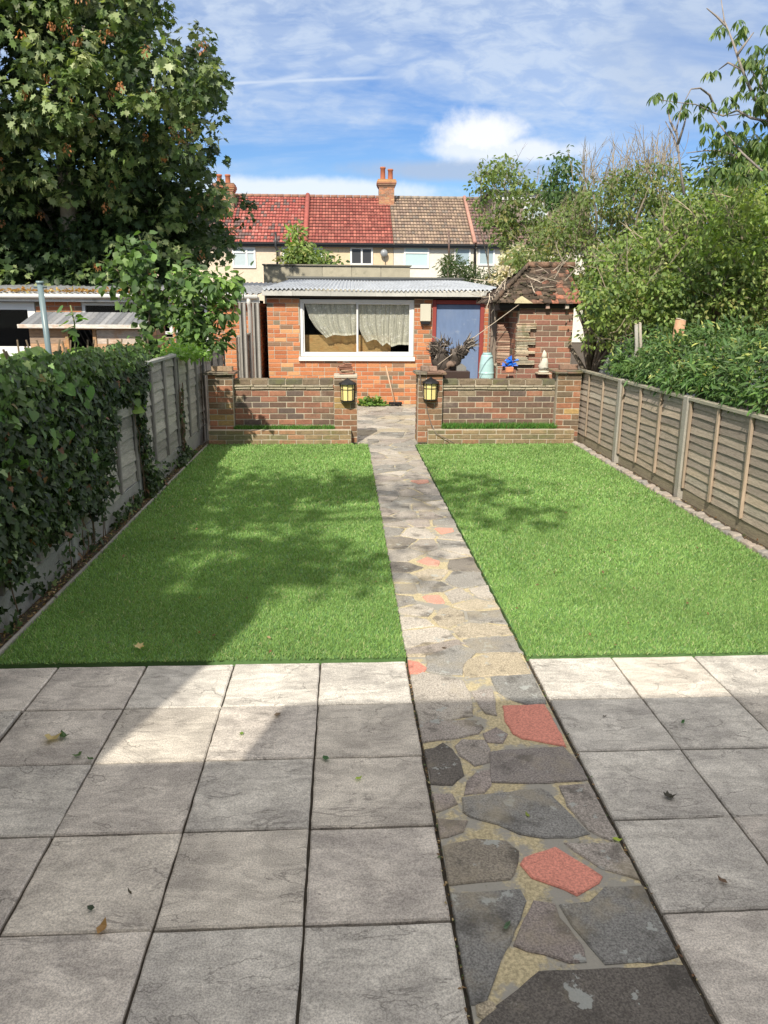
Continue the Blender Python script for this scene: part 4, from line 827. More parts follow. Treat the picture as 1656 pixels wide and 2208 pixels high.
# wooden playhouse
YW = 11.5; root = empty('playhouse', (-3.7, YW, 0), 'small weathered wooden playhouse with grey slatted roof behind the ivy', 'playhouse')
mb = MB(); z = .1
xa, xb, d0, d1 = -4.5, -2.87, W(143, 708, YW)[0], W(203, 708, YW)[0]
mbl, mbr = MB(), MB(); PKL = [(2, (.55, .43, .33)), (2, (.48, .30, .18)), (1, (.6, .5, .42)), (1, (.35, .25, .18))]
while z < 1.44:
    for a, b, q_ in ((xa, d0, mbl), (d1, xb, mbr)): q_.box(a, b, YW + random.uniform(-.004, .004), YW + .03, z, z + .0995, rpick(PKL), .0, .003)
    for kz in range(2): mbr.box(xb + .001, xb + .03, YW + .02 + kz * .6, YW + .6 + kz * .6, z, z + .098, rpick([(1, (.42, .24, .13)), (1, (.3, .2, .14))]), .003, .004)
    z += .1
mbl.build('front_wall', M['plank'], root); mbr.build('side_wall', M['plank'], root)
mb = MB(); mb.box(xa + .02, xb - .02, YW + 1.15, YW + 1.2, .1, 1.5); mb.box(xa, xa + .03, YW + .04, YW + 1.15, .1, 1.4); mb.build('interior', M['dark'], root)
mb = MB()
for a in (d0, d1): mb.box(a - .025, a + .025, YW - .02, YW + .04, .1, 1.42, (.40, .25, .14), .002, .004)
mb.box(d0 - .05, d1 + .05, YW - .021, YW + .02, 1.40, 1.45, (.45, .3, .18), .002, .004); mb.build('door_frame', M['plank'], root)
mb = MB(); x = xa - .08
while x < xb + .08:
    x2 = min(x + .085, xb + .1); c_ = rpick([(1, (.22, .225, .235)), (1, (.18, .185, .195)), (1, (.28, .28, .285))])
    mb.add([(x, YW - .12, 1.47), (x2 - .006, YW - .12, 1.47), (x2 - .006, YW + .55, 1.64), (x, YW + .55, 1.64), (x, YW + 1.3, 1.45), (x2 - .006, YW + 1.3, 1.45), (x, YW - .12, 1.45), (x2 - .006, YW - .12, 1.45), (x2 - .006, YW + .55, 1.62), (x, YW + .55, 1.62)], [(0, 1, 2, 3), (3, 2, 5, 4), (0, 6, 7, 1), (6, 9, 8, 7)], c_); x = x2
ro_ = mb.build('roof', M['wood'], root); mb = MB(); mb.box(xa - .1, xb + .12, YW - .15, YW - .125, 1.42, 1.475, (.66, .62, .56), .002, .003); mb.build('bargeboard', M['plank'], root)
mb = MB(); mb.add([(xb + .035, YW, 1.44), (xb + .035, YW + 1.15, 1.44), (xb + .035, YW + .55, 1.61)], [(0, 1, 2)], (.25, .15, .09)); mb.build('gable', M['plank'], root)
mb = MB(); a, b = P3(86, 612, 9.0), P3(108, 780, 9.0); mb.tube([(b[0], 9, 0), b, a], .032, (.17, .235, .25), 10); mb.tube([(a[0] - .07, 9, a[2] - .035), (a[0] + .07, 9, a[2] - .035)], .012, (.12, .16, .16), 6); mb.tube([a, (a[0], 9, a[2] + .03)], .04, (.2, .28, .28), 10)
tag(mb.build('washing_line_pole', M['gloss'], origin=(a[0], 9, 0)), 'leaning blue grey metal pole in front of the playhouse', 'pole')
# ---------------------------------------------------------------- concrete flat roofed building and terrace beyond
a, b = W(568, 572, 20), W(885, 572, 20); root = empty('flat_roofed_outbuilding', (-.2, 20, 0), 'pale concrete flat roofed outbuilding showing above the shed roof', 'outbuilding')
mb = MB(); n = 5
for i in range(n): mb.box(a[0] + (b[0] - a[0]) * i / n, a[0] + (b[0] - a[0]) * (i + 1) / n - .012, 20, 20.1, 1.5, a[1], rpick([(1, (.46, .42, .32)), (1, (.38, .35, .27))], .06), .002, .004)
mb.box(a[0] + .01, b[0] - .01, 20.02, 24, 0, a[1] - .03, (.36, .34, .28)); mb.build('wall', M['concrete'], root)
mb = MB(); mb.box(a[0] - .03, b[0] + .03, 19.96, 24.05, a[1], a[1] + .03, (.25, .23, .19), .003); mb.build('coping', M['concrete'], root)
def house(label, x0, x1, wall, roofpal, ridge=(.3, .17, .12)):
    root = empty('terraced_house', ((x0 + x1) / 2, 42, 0), label, 'house', 'terraced houses beyond the garden')
    mb = MB(); mb.box(x0, x1, 42, 50, 0, 4.95, wall); mb.build('wall', M['render_'], root)
    mb = MB(); rows = 15; ze, zr, ye, yr = 4.93, 7.70, 41.72, 46.
    mb.add([(x0, ye, ze - .02), (x1, ye, ze - .02), (x1, yr, zr - .02), (x0, yr, zr - .02), (x0, 50.3, ze - .02), (x1, 50.3, ze - .02)], [(0, 1, 2, 3), (3, 2, 5, 4)], tuple(q * .4 for q in roofpal[0][1]))
    mb.add([(x0, ye, ze - .02), (x0, yr, zr - .02), (x0, 50.3, ze - .02)], [(0, 1, 2)], wall); mb.add([(x1, ye, ze - .02), (x1, 50.3, ze - .02), (x1, yr, zr - .02)], [(0, 1, 2)], wall)
    for r_ in range(rows):
        t0, t1 = r_ / rows, (r_ + 1) / rows; x = x0
        ya, yb, za, zb = ye + (yr - ye) * t0, ye + (yr - ye) * t1, ze + (zr - ze) * t0, ze + (zr - ze) * t1
        while x < x1 - .02:
            x2 = min(x + .165, x1); c_ = rpick(roofpal, .13); j = random.uniform(-.006, .006); xm = (x + x2) / 2
            mb.add([(x + .012, ya, za + .045 + j), (xm, ya, za + .062 + j), (x2 - .012, ya, za + .045 + j), (x2 - .012, yb, zb + .0), (xm, yb, zb + .018), (x + .012, yb, zb), (x + .012, ya, za), (x2 - .012, ya, za)], [(0, 1, 4, 5), (1, 2, 3, 4)], c_)
            mb.add([(x + .004, ya - .006, za + .045 + j), (xm, ya - .006, za + .062 + j), (x2 - .004, ya - .006, za + .045 + j), (x + .004, ya - .006, za - .03), (x2 - .004, ya - .006, za - .03)], [(0, 3, 4, 2, 1)], tuple(q * .28 for q in c_)); x = x2  # front lips darkened to paint the gap shadow between tile rows
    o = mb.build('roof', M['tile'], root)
    mb = MB(); x = x0
    while x < x1 - .05: x2 = min(x + .42, x1); mb.tube([(x, yr, zr + .04), (x2 - .02, yr, zr + .05)], .10, rpick([(1, ridge)], .12), 8); x = x2
    mb.build('ridge', M['tile'], o)
    mb = MB(); mb.box(x0, x1, 41.62, 41.70, ze - .06, ze + .03, (.02, .02, .02)); mb.box(x0, x1, 41.72, 41.98, ze - .16, ze - .07, (.03, .03, .03)); mb.build('gutter', M['gloss'], root)
    return root
def win42(root, px0, py0, px1, py1, col, midpx=None, vent=None, t=.09):
    (x0, z1), (x1, z0) = W(px0, py0, 41.95), W(px1, py1, 41.95); mid = W(midpx, py0, 41.95)[0] if midpx else None
    v = (W(px0, vent, 41.95)[1],) if vent else None; return simple_window(root, x0, x1, z0, z1, 41.93, t, mid, col, .04, .06, v)
def chimney(root, pc, pw, ptop, pbase, Y, pots, pal):
    x, zt = W(pc, ptop, Y); zb = W(pc, pbase, Y)[1] - .6; hw = pw / 2 / 1650 * Y / .97
    a = MB(); m_ = MB(); bricks(a, m_, 'x', x - hw, x + hw, zb, zt - .45, Y, .1, pal, L=.225); bricks(a, m_, 'y', Y + .105, Y + .8, zb, zt - .45, x - hw, .1, pal); bricks(a, m_, 'y', Y + .105, Y + .8, zb, zt - .45, x + hw, .1, pal, sgn=1)
    for i, e in enumerate((.04, .08, .11, .11, .07)): a.box(x - hw - e, x + hw + e, Y - e, Y + .8 + e, zt - .45 + i * .08, zt - .45 + (i + 1) * .08 - .004, rpick(pal), .003, .006)
    o = a.build('chimney', M['brick'], root); m_.build('mortar', M['mortar'], o)
    fl = MB(); fl.box(x - hw - .08, x + hw + .08, Y - .05, Y + .2, zb - .06, zb + .55, (.42, .43, .43)); 
    for dx, hh in pots:
        q = MB(); q.tube([(x + dx, Y + .4, zt - .06), (x + dx, Y + .4, zt + .05), (x + dx, Y + .4, zt + hh - .1), (x + dx, Y + .4, zt + hh - .08), (x + dx, Y + .4, zt + hh)], [.15, .14, .13, .16, .15], (1, 1, 1), 14); q.build('chimney_pot', M['pot'], o)
RR = [(3, (0.290, 0.095, 0.075)), (3, (0.378, 0.125, 0.095)), (2, (0.261, 0.075, 0.060))]
RA = [(3, (.40, .12, .095)), (3, (.35, .095, .08)), (2, (.17, .11, .10)), (1, (.46, .17, .14))]
RBN = [(3, (.30, .22, .16)), (3, (.25, .18, .14)), (2, (.36, .26, .19)), (1, (.21, .17, .14))]
CH = [(2, (.46, .20, .10)), (2, (.36, .17, .10)), (1, (.5, .28, .13)), (1, (.24, .15, .10))]
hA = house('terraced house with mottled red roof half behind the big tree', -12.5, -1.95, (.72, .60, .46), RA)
win42(hA, 500, 532, 552, 578, (.50, .58, .60), 531, 544); chimney(hA, 481, 36, 392, 435, 44.5, [(-.25, .42), (.2, .42)], CH)
win42(hA, 608, 532, 660, 578, (.28, .33, .37))
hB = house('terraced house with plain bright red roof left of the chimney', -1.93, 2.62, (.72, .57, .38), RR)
mb = MB(); mb.tube([(-1.94, 41.75, 5.05), (-1.94, 46, 7.82)], .13, (.36, .10, .08), 8); mb.build('verge', M['tile'], hB)
win42(hB, 755, 533, 804, 572, (.05, .05, .055), 780); win42(hB, 662, 533, 697, 578, (.2, .24, .26))
mb = MB(); x, z = W(828, 548, 41.8); mb.tube([(x, 41.8, z + .05), (x, 41.72, z + .05)], [.2, .17], (.30, .31, .32), 16); mb.tube([(x, 41.75, z), (x + .1, 41.98, z - .5)], .02, (.2, .2, .2)); mb.build('satellite_dish', M['gloss'], hB)
chimney(hB, 834, 30, 384, 438, 45.3, [(-.2, .62), (.22, .52)], CH)
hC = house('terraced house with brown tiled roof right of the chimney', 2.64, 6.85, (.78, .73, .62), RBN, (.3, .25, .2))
win42(hC, 871, 531, 925, 578, (.50, .66, .66), None, 545); win42(hC, 980, 533, 1014, 575, (.36, .45, .50))
mb = MB(); mb.tube([(6.86, 41.75, 5.05), (6.86, 46, 7.82)], .1, (.48, .26, .2), 8); mb.build('verge', M['tile'], hC)
mb = MB(); mb.box(6.9, 6.95, 41.74, 46, 4.9, 4.96, (.4, .4, .4)); 
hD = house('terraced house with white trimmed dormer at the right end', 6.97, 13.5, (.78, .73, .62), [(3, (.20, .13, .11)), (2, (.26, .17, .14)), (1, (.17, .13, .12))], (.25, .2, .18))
win42(hD, 1032, 530, 1066, 573, (.36, .45, .48))
zt = W(1100, 417, 43)[1]; mb = MB(); mb.box(7.9, 13.2, 43, 47, 6.2, zt, (.24, .19, .16)); mb.box(7.9, 13.2, 42.95, 42.998, zt - .32, zt, (.7, .7, .7)); dm = mb.build('dormer', M['render_'], hD); mb = MB(); mb.box(7.7, 13.4, 42.75, 47.2, zt, zt + .12, (.05, .05, .05)); mb.build('dormer_roof', M['misc'], dm)
(x0, z1), (x1, z0) = W(1130, 436, 42.9), W(1180, 474, 42.9); simple_window(hD, x0, x1, z0, z1, 42.92, .1, None, (.40, .47, .48), .04, .06)
def drainpipe(root, pts, Y=41.9, r_=.045, col=(.03, .03, .03)):
    mb = MB(); mb.tube([P3(a, b, Y) for a, b in pts], r_, col, 8); mb.build('drainpipe', M['gloss'], root)
drainpipe(hA, [(594, 500), (594, 530), (598, 540), (598, 580)], 41.6, .06); drainpipe(hC, [(968, 497), (968, 570)], 41.6, .05, (.14, .09, .07)); drainpipe(hD, [(1032, 530), (1025, 537), (1025, 590)])
# ---------------------------------------------------------------- vegetation
def inpoly(p, poly):
    c_ = False; j = len(poly) - 1
    for i in range(len(poly)):
        if (poly[i][1] > p[1]) != (poly[j][1] > p[1]) and p[0] < (poly[j][0] - poly[i][0]) * (p[1] - poly[i][1]) / (poly[j][1] - poly[i][1]) + poly[i][0]: c_ = not c_
        j = i
    return c_
def sample(poly, n, ya, yb):
    xs = [p[0] for p in poly]; ys = [p[1] for p in poly]; out = []
    while len(out) < n:
        p = (random.uniform(min(xs), max(xs)), random.uniform(min(ys), max(ys)))
        if inpoly(p, poly): out.append(P3(*p, random.uniform(ya, yb)))
    return out
def clumps(centers, r0, r1, n, shp, size, pal, droop=.4, flat=.7, var=.25, light=.0):
    """leaf clusters; returns a leaves() group"""
    C_ = np.array(centers); k_ = len(C_); cid = np.repeat(np.arange(k_), n); rr = rng.uniform(r0, r1, k_)[cid]
    d = unit(rng.normal(0, 1, (len(cid), 3))); rad = rng.uniform(.25, 1, len(cid)) ** .6
    off = d * (rr * rad)[:, None]; off[:, 2] *= flat; pos = C_[cid] + off
    dr = unit(d + rng.normal(0, .5, d.shape) + np.array([0, 0, -droop * 2])); nm = unit(d * .8 + rng.normal(0, .45, d.shape) + np.array([-.1, -.25, .7]))
    base = pick(k_, pal, .12)[cid]; col = base * .55 + pick(len(cid), pal, var) * .45
    return (shp, pos, dr, nm, rng.uniform(.65, 1.15, len(cid)) * size, col)
def limbs(mb, base, tips, r0, col, wig=.25, seg=6, rt=.012):
    base = Vector(base)
    for t in tips:
        t = Vector(t); L = (t - base).length; pts = []; o1 = Vector((random.gauss(0, 1), random.gauss(0, 1), 0)) * wig * .3
        for i in range(seg + 1):
            f = i / seg; p = base.lerp(t, f) + o1 * math.sin(f * math.pi) + Vector((0, 0, wig * L * .12 * math.sin(f * math.pi))); pts.append(p + Vector((random.gauss(0, 1), random.gauss(0, 1), random.gauss(0, 1))) * (.012 * L if 0 < i < seg else 0))
        mb.tube(pts, [r0 + (rt - r0) * i / seg for i in range(seg + 1)], col, 6)
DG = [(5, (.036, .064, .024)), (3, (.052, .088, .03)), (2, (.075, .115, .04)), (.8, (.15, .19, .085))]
# big sycamore on the left
root = empty('tree', (-5.8, 17, 0), 'huge dark green leafy tree with rusty seed clusters filling the upper left', 'tree')
poly = [(-260, -260), (250, -220), (340, -60), (330, 30), (352, 66), (385, 105), (425, 75), (448, 120), (455, 180), (450, 260), (440, 330), (455, 380), (478, 420), (515, 455), (500, 500), (470, 540), (420, 560), (380, 590), (300, 620), (-260, 660)]
def lean(pts):   # the crown overhangs: its upper part reaches nearer than its shaded foot
    out = []
    for x, y, z in pts:
        a_ = min(1, max(0, (z - 3.2) / 2.2)); y2 = y - 1.3 * a_ + 1.1 * (1 - a_); out.append((x * y2 / y, y2, H + (z - H) * y2 / y))
    return out
cs = lean(sample(poly, 720, 15.2, 19.5))
g1 = clumps(cs, .25, .55, 66, 'maple', .15, DG, .45, .7)
# outer sprays: paler leaves, sunlit highlights put into their colour
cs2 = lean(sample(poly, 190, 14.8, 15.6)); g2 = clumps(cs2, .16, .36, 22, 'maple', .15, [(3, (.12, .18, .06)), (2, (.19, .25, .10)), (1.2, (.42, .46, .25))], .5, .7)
edge = [(450, 95), (460, 130), (470, 165), (466, 210), (470, 250), (463, 300), (470, 340), (520, 430), (540, 440), (530, 470), (497, 540), (505, 520), (350, 8), (357, 40), (330, -20), (425, 66)]
g3 = clumps([P3(a, b, random.uniform(16, 17.5)) for a, b in edge], .10, .28, 20, 'maple', .13, DG, .5, .8)
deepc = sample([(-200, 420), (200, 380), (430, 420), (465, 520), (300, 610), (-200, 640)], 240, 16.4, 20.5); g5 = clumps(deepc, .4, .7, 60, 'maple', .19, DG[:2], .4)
seedc = lean(sample(poly, 80, 14.7, 15.5)); g4 = clumps(seedc, .05, .10, 20, 'ovate', .055, [(2, (.42, .17, .07)), (1, (.50, .26, .12)), (2, (.25, .11, .05))], .8, 1.3)
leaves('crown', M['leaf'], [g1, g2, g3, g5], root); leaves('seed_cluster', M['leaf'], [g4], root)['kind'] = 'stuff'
mb = MB(); tb = (-5.6, 16.6, 0); fork = P3(128, 230, 16.2); mb.tube([tb, (-5.65, 17.2, 2.5), fork, P3(130, 190, 16.1)], [.26, .20, .13, .10], (.30, .27, .22), 10)
limbs(mb, fork, [P3(100, 60, 16), P3(165, 40, 16.2), P3(230, 120, 15.8), P3(60, 150, 16.5), P3(190, -60, 16.4)], .10, (.32, .29, .24))
limbs(mb, (-5.65, 17.2, 2.6), [P3(420, 300, 17), P3(380, 420, 17), P3(0, 300, 17), P3(470, 470, 17.2), P3(330, 150, 17)], .07, (.24, .21, .17))
mb.build('trunk', M['bark'], root)
def twig_leaves(pts, per, shp, size, pal, droop=.5, spread=.05):
    """leaves in pairs along a polyline"""
    P_, D_ = [], []
    for i in range(len(pts) - 1):
        a, b = Vector(pts[i]), Vector(pts[i + 1])
        for _ in range(per):
            P_.append(tuple(a.lerp(b, random.random()) + Vector((random.gauss(0, spread), random.gauss(0, spread), random.gauss(0, spread))))); t = (b - a).normalized(); s_ = t.cross(Vector((random.gauss(0, 1), random.gauss(0, 1), random.gauss(0, 1)))).normalized(); D_.append(tuple(s_ + t * .3 - Vector((0, 0, droop))))
    n = len(P_); nm = rng.normal(0, .4, (n, 3)) + np.array([-.2, -.5, .8]); return (shp, np.array(P_), np.array(D_), nm, rng.uniform(.6, 1.2, n) * size, pick(n, pal))
BG = [(3, (.095, .165, .05)), (3, (.07, .125, .04)), (1.3, (.16, .25, .075)), (1.5, (.045, .085, .03))]
def sapling(label, stems, Y, shp, size, pal, per, sp, side=.2, cl=None):
    x, z = W(*stems[0][0], Y); root = empty('sapling', (x, Y, 0), label, 'young tree'); mb = MB(); gs = []
    for st in stems:
        pts = [P3(a, b, Y + random.uniform(-.1, .1)) for a, b in st]; pts = [(pts[0][0], Y, 0)] + pts if st is stems[0] else pts
        mb.tube(pts, [.02 - .014 * i / (len(pts) - 1) for i in range(len(pts))], (.22, .18, .13), 6); q = pts[1:] if st is stems[0] else pts
        gs.append(twig_leaves(q, per, shp, size, pal, .35, sp))
        for i in range(len(q) - 1):
            for _ in range(3):
                a = Vector(q[i]).lerp(Vector(q[i + 1]), random.random()); e = a + Vector((random.uniform(-side, side), random.uniform(-side, side), random.uniform(.02, side * .7))); mb.tube([a, e], [.007, .003], (.2, .2, .1), 4); gs.append(twig_leaves([a, e], max(3, per // 5), shp, size, pal, .35, sp * .6))
    if cl: gs.append(clumps(sample(cl[0], cl[1], Y - .35, Y + .35), .06, .16, 14, shp, size, pal, .4, .9))
    mb.build('trunk', M['bark'], root); leaves('crown', M['leaf'], gs, root)
sapling('tall thin sapling with round leaves rising out of the ivy hedge', [[(315, 790), (318, 740), (322, 690), (326, 630), (318, 580), (306, 525)], [(320, 700), (345, 660), (370, 615), (385, 610)], [(322, 640), (270, 615), (240, 560)]], 8.2, 'round', .088, BG, 26, .05, .16, ([(225, 560), (300, 500), (335, 640), (345, 780), (300, 770), (300, 660), (215, 620)], 26))
sapling('bushy bright green young tree just above the bare grey fence', [[(430, 760), (425, 700), (415, 650), (405, 600), (400, 560)], [(430, 740), (460, 690), (480, 640), (500, 600)], [(428, 720), (380, 690), (365, 670)]], 10.2, 'ovate', .13, BG + [(1, (.22, .36, .08))], 34, .07, .2, ([(355, 670), (400, 560), (450, 590), (520, 585), (510, 640), (490, 740), (380, 758), (352, 745)], 62))
n = 60; leafheap('low_plant', 'pale green bushy plant topping the left fence by the bare panel', 'plant', -2.35, 9.0, .45, .7, .0, 1, 'ovate', .05, BG) if 0 else None
tag(leaves('shrub', M['leaf'], [clumps(sample([(325, 800), (345, 758), (400, 745), (450, 758), (440, 768), (385, 768)], 45, 8.7, 9.3), .05, .14, 16, 'ovate', .065, [(2, (.22, .36, .08)), (1, (.14, .26, .05))], .2)]), 'low bright green shrub peeping over the bare fence panel', 'shrub')
# ivy over the left fence
def ivy():
    out = []
    def blk(n, y, z, x=(.02, .12), keep=None):
        m_ = 0; res = []
        while m_ < n:
            yy, zz = random.uniform(*y), random.uniform(*z)
            if keep and not keep(yy, zz): continue
            res.append((-1.86 + random.uniform(*x), yy, zz)); m_ += 1
        out.extend(res)
    edge = lambda yy, zz: zz > .36 + .07 * math.sin(yy * 9) + .05 * math.sin(yy * 23) and yy < 5.82 + .12 * math.sin(zz * 9) + .25 * max(0, zz - .9) * 4
    blk(14000, (2.0, 6.6), (.1, 1.36), (.02, .15), edge); blk(2000, (5.9, 7.1), (.92, 1.27), (.0, .10), lambda y, z: z > 1.0 - .06 * math.sin(y * 12)); blk(3200, (2.0, 7.0), (1.24, 1.42), (-.15, .16))
    blk(380, (6.86, 7.12), (.0, 1.1), (.02, .08), lambda y, z: abs(y - 6.98 - .05 * math.sin(z * 6)) < .05 + .06 * abs(math.sin(z * 4))); blk(300, (6.95, 7.5), (.0, .35), (.01, .10), lambda y, z: z < .33 - abs(y - 7.1) * .7)
    blk(60, (8.66, 8.82), (.1, .85), (.02, .05)); blk(260, (8.3, 9.2), (0, .22), (.01, .08), lambda y, z: z < .2 - abs(y - 8.75) * .35); blk(70, (7.3, 8.6), (.0, .2), (.01, .05)); blk(120, (5.9, 6.8), (.0, .15), (.01, .06)); blk(120, (3.6, 5.6), (.0, .18), (.01, .05))
    p = np.array(out); n = len(p); d = rng.normal(0, .55, (n, 3)) + np.array([.25, -.15, -.8]); nm = rng.normal(0, .38, (n, 3)) + np.array([1, -.25, .35])
    col = pick(n, [(5, (.024, .045, .016)), (4, (.036, .062, .022)), (1.6, (.07, .12, .035)), (.3, (.20, .28, .12)), (.15, (.16, .08, .04))], .3)
    hi = (p[:, 2] > 1.22); col[hi] = col[hi] * 1.0 + pick(hi.sum(), [(1, (.05, .09, .02)), (1, (.02, .03, .01))])
    root = empty('ivy', (-1.86, 4.5, 0), 'dense dark ivy covering the near part of the left fence', 'ivy')
    leaves('foliage', M['glossleaf'], [('ivy', p, d, nm, rng.uniform(.026, .062, n), col)], root)
    mb = MB()
    for _ in range(45):
        y = random.choice([random.uniform(2.4, 5.9), random.uniform(6.9, 7.1), random.uniform(8.7, 8.8)]); zz = 0; x = -1.84; pts = [(x, y, 0)]
        while zz < random.uniform(.5, 1.1): zz += .09; y += random.gauss(0, .025); pts.append((x + random.uniform(0, .03), y, zz))
        if len(pts) > 1: mb.tube(pts, .004, (.16, .11, .07), 4)
    mb.build('stem', M['bark'], root)['kind'] = 'stuff'
ivy()
n = 2600; p = np.stack([rng.uniform(-2.9, -1.80, n), rng.uniform(2.2, 7.2, n), np.zeros(n)], 1); top_ = 1.42 - .04 * np.clip(p[:, 1] - 4, 0, 4) + .10 * np.sin(p[:, 0] * 7 + p[:, 1] * 3) * np.sin(p[:, 1] * 5.3) - .05 * np.clip(-1.9 - p[:, 0], 0, 1)
p[:, 2] = top_ - rng.uniform(0, 1, n) ** 2 * .35 - np.clip(p[:, 0] + 1.95, 0, 1) * .7; d = rng.normal(0, .6, (n, 3)) + np.array([.3, -.3, -.45]); nm = rng.normal(0, .4, (n, 3)) + np.array([.15, -.35, 1.])
root = empty('climber_hedge', (-2.3, 4.5, 0), 'broad leaved bright green climber heaped along the top of the ivy fence', 'hedge')
g = [('heart', p, d, nm, rng.uniform(.05, .115, n), pick(n, [(3, (.095, .17, .04)), (3, (.14, .23, .055)), (1.5, (.21, .32, .085)), (1, (.05, .10, .03))]))]
m_ = 260; pp = np.stack([rng.uniform(-1.80, -1.70, m_), rng.uniform(2.3, 5.3, m_), rng.uniform(.75, 1.4, m_) ** 1], 1); pp = pp[(pp[:, 2] > 1.15) | (rng.uniform(0, 1, m_) < .35)]; m_ = len(pp)
g.append(('heart', pp, rng.normal(0, .4, (m_, 3)) + np.array([.2, -.2, -.9]), rng.normal(0, .4, (m_, 3)) + np.array([1, -.4, .4]), rng.uniform(.06, .10, m_), pick(m_, [(2, (.10, .20, .045)), (1, (.16, .27, .08))])))
STM = []
for sx_, h_ in ((-2.5, .35), (-2.2, .28), (-2.7, .42), (-2.05, .3), (-2.35, .2), (-2.6, .3)):
    y = random.uniform(4, 6.5); STM.append([(sx_, y, 1.1), (sx_ + .04, y, 1.45 + h_ * .5), (sx_ + .02, y, 1.45 + h_)]); g.append(twig_leaves([(sx_, y, 1.45), (sx_ + .04, y, 1.45 + h_ * .5), (sx_ + .02, y, 1.45 + h_)], 9, 'heart', .085, [(1, (.12, .22, .05)), (1, (.08, .16, .04))], .4, .04))
leaves('foliage', M['leaf'], g, root); mb = MB()
for q_ in STM: mb.tube(q_, .006, (.2, .22, .1), 5)
for _ in range(40): x, y = random.uniform(-2.8, -1.95), random.uniform(3, 7); mb.tube([(x, y, 0), (x + random.gauss(0, .05), y, .8), (x + random.gauss(0, .1), y, 1.45)], .008, (.2, .15, .1), 4)
mb.build('stem', M['bark'], root)['kind'] = 'stuff'
# hedge with narrow leaves over the right fence
root = empty('hedge', (3.9, 7, 0), 'glossy narrow leaved hedge spilling over the right fence', 'hedge')
n = 15000; yy = rng.uniform(3.2, 9.3, n); s_ = rng.uniform(0, 1, n); ang = s_ * 1.9; # arc profile from fence top over
topz = 1.68 - .10 * np.clip(yy - 5.2, -2, 2) + .07 * np.sin(yy * 4.1) + .05 * np.sin(yy * 9.7)
r_ = rng.uniform(.75, 1.06, n); p = np.stack([4.0 - np.cos(ang) * .80 * r_ + .03 * np.sin(yy * 6), yy, 1.0 + np.sin(ang) * (topz - 1.0) * r_], 1)
d = rng.normal(0, .6, (n, 3)) + np.array([-.5, -.35, .1]); nm = rng.normal(0, .45, (n, 3)) + np.array([-.5, -.4, .9])
g = [('narrow', p, d, nm, rng.uniform(.05, .11, n), pick(n, [(4, (.065, .125, .04)), (4, (.095, .17, .055)), (2, (.17, .25, .08)), (.5, (.42, .45, .14))], .3))]
k2 = [(3.25 + random.uniform(-.06, .1), random.uniform(3.4, 9.0), 1.0 + random.uniform(-.02, .15)) for _ in range(170)]; g.append(clumps(k2, .05, .13, 16, 'narrow', .09, [(3, (.06, .13, .035)), (2, (.09, .17, .05)), (1, (.14, .24, .06))], .4))
leaves('foliage', M['glossleaf'], g, root); mb = MB()
for _ in range(60): x, y = random.uniform(3.5, 4.4), random.uniform(3.5, 9); mb.tube([(x, y, 0), (x + random.gauss(0, .08), y, .9), (x + random.gauss(0, .15), y + random.gauss(0, .1), 1.4)], .009, (.2, .16, .12), 4)
mb.box(3.75, 4.2, 3.3, 9.2, .1, 1.22, (.02, .025, .015)) if 0 else None
mb.build('stem', M['bark'], root)['kind'] = 'stuff'
# lopped trunks behind the hedge
for a, b, Y, r1, lb_, cl in (((1458, 745), (1468, 690), 8.4, .055, 'thick sawn off orange brown trunk stub above the hedge', (.52, .30, .18)), ((1373, 750), (1372, 700), 8.8, .02, 'slim grey cut stem above the hedge, left one of two', (.36, .34, .30)), ((1382, 750), (1380, 697), 8.85, .016, 'slim grey cut stem above the hedge, right one of two', (.40, .36, .30))):
    mb = MB(); p0, p1 = P3(*a, Y), P3(*b, Y); mb.tube([(p0[0] - .08, Y, .0), p0, p1], [r1 * 1.2, r1 * 1.05, r1], cl, 10); o = mb.build('cut_trunk', M['bark'], origin=(p0[0], Y, 0)); tag(o, lb_, 'tree stump')
    mb = MB(); mb.tube([p1, (p1[0] + .002, p1[1], p1[2] + .008)], r1 * .98, (.66, .56, .42), 12); mb.build('cut_face', M['misc'], o)
def bush(name, label, cat, base, parts, limbcol=(.26, .22, .17), tips=14, r0=.04, wig=.3, twigs=(), mat_='leaf'):
    """parts: list of (poly, nclumps, ya, yb, r0, r1, nleaf, shape, size, palette, droop)"""
    root = empty(name, base, label, cat); gs = []; mb = MB(); allc = []
    for poly, nc, ya, yb, ra, rb, nl, shp, size, pal, dp in parts:
        c_ = sample(poly, nc, ya, yb); allc += c_; gs.append(clumps(c_, ra, rb, nl, shp, size, pal, dp))
    b2 = (base[0], base[1], .5); mb.tube([base, b2], [r0 * 1.2, r0], limbcol, 8)
    limbs(mb, b2, random.sample(allc, min(tips, len(allc))), r0, limbcol, wig)
    for poly, nt_, ya, yb, L, up, tc_ in twigs:
        for p in sample(poly, nt_, ya, yb):
            p = Vector(p); dv = Vector((random.gauss(0, .45), random.gauss(0, .3), up + random.gauss(0, .25))).normalized(); l = L * random.uniform(.5, 1.2); q = p; pts = [p]
            for i in range(4): dv = (dv + Vector((random.gauss(0, .12), random.gauss(0, .12), random.gauss(0, .08)))).normalized(); q = q + dv * l / 4; pts.append(q)
            cc_ = rpick([(1, tc_)], .28); mb.tube(pts, [.007, .006, .005, .0035, .0015], cc_, 4, False)
            for s2 in range(3): a = pts[1 + s2]; e = Vector(a) + (dv + Vector((random.gauss(0, .7), random.gauss(0, .4), random.gauss(0, .4)))).normalized() * l * .3; mb.tube([a, e], [.004, .0015], cc_, 3, False)
    mb.build('trunk', M['bark'], root); leaves('crown', M[mat_], gs, root); return root
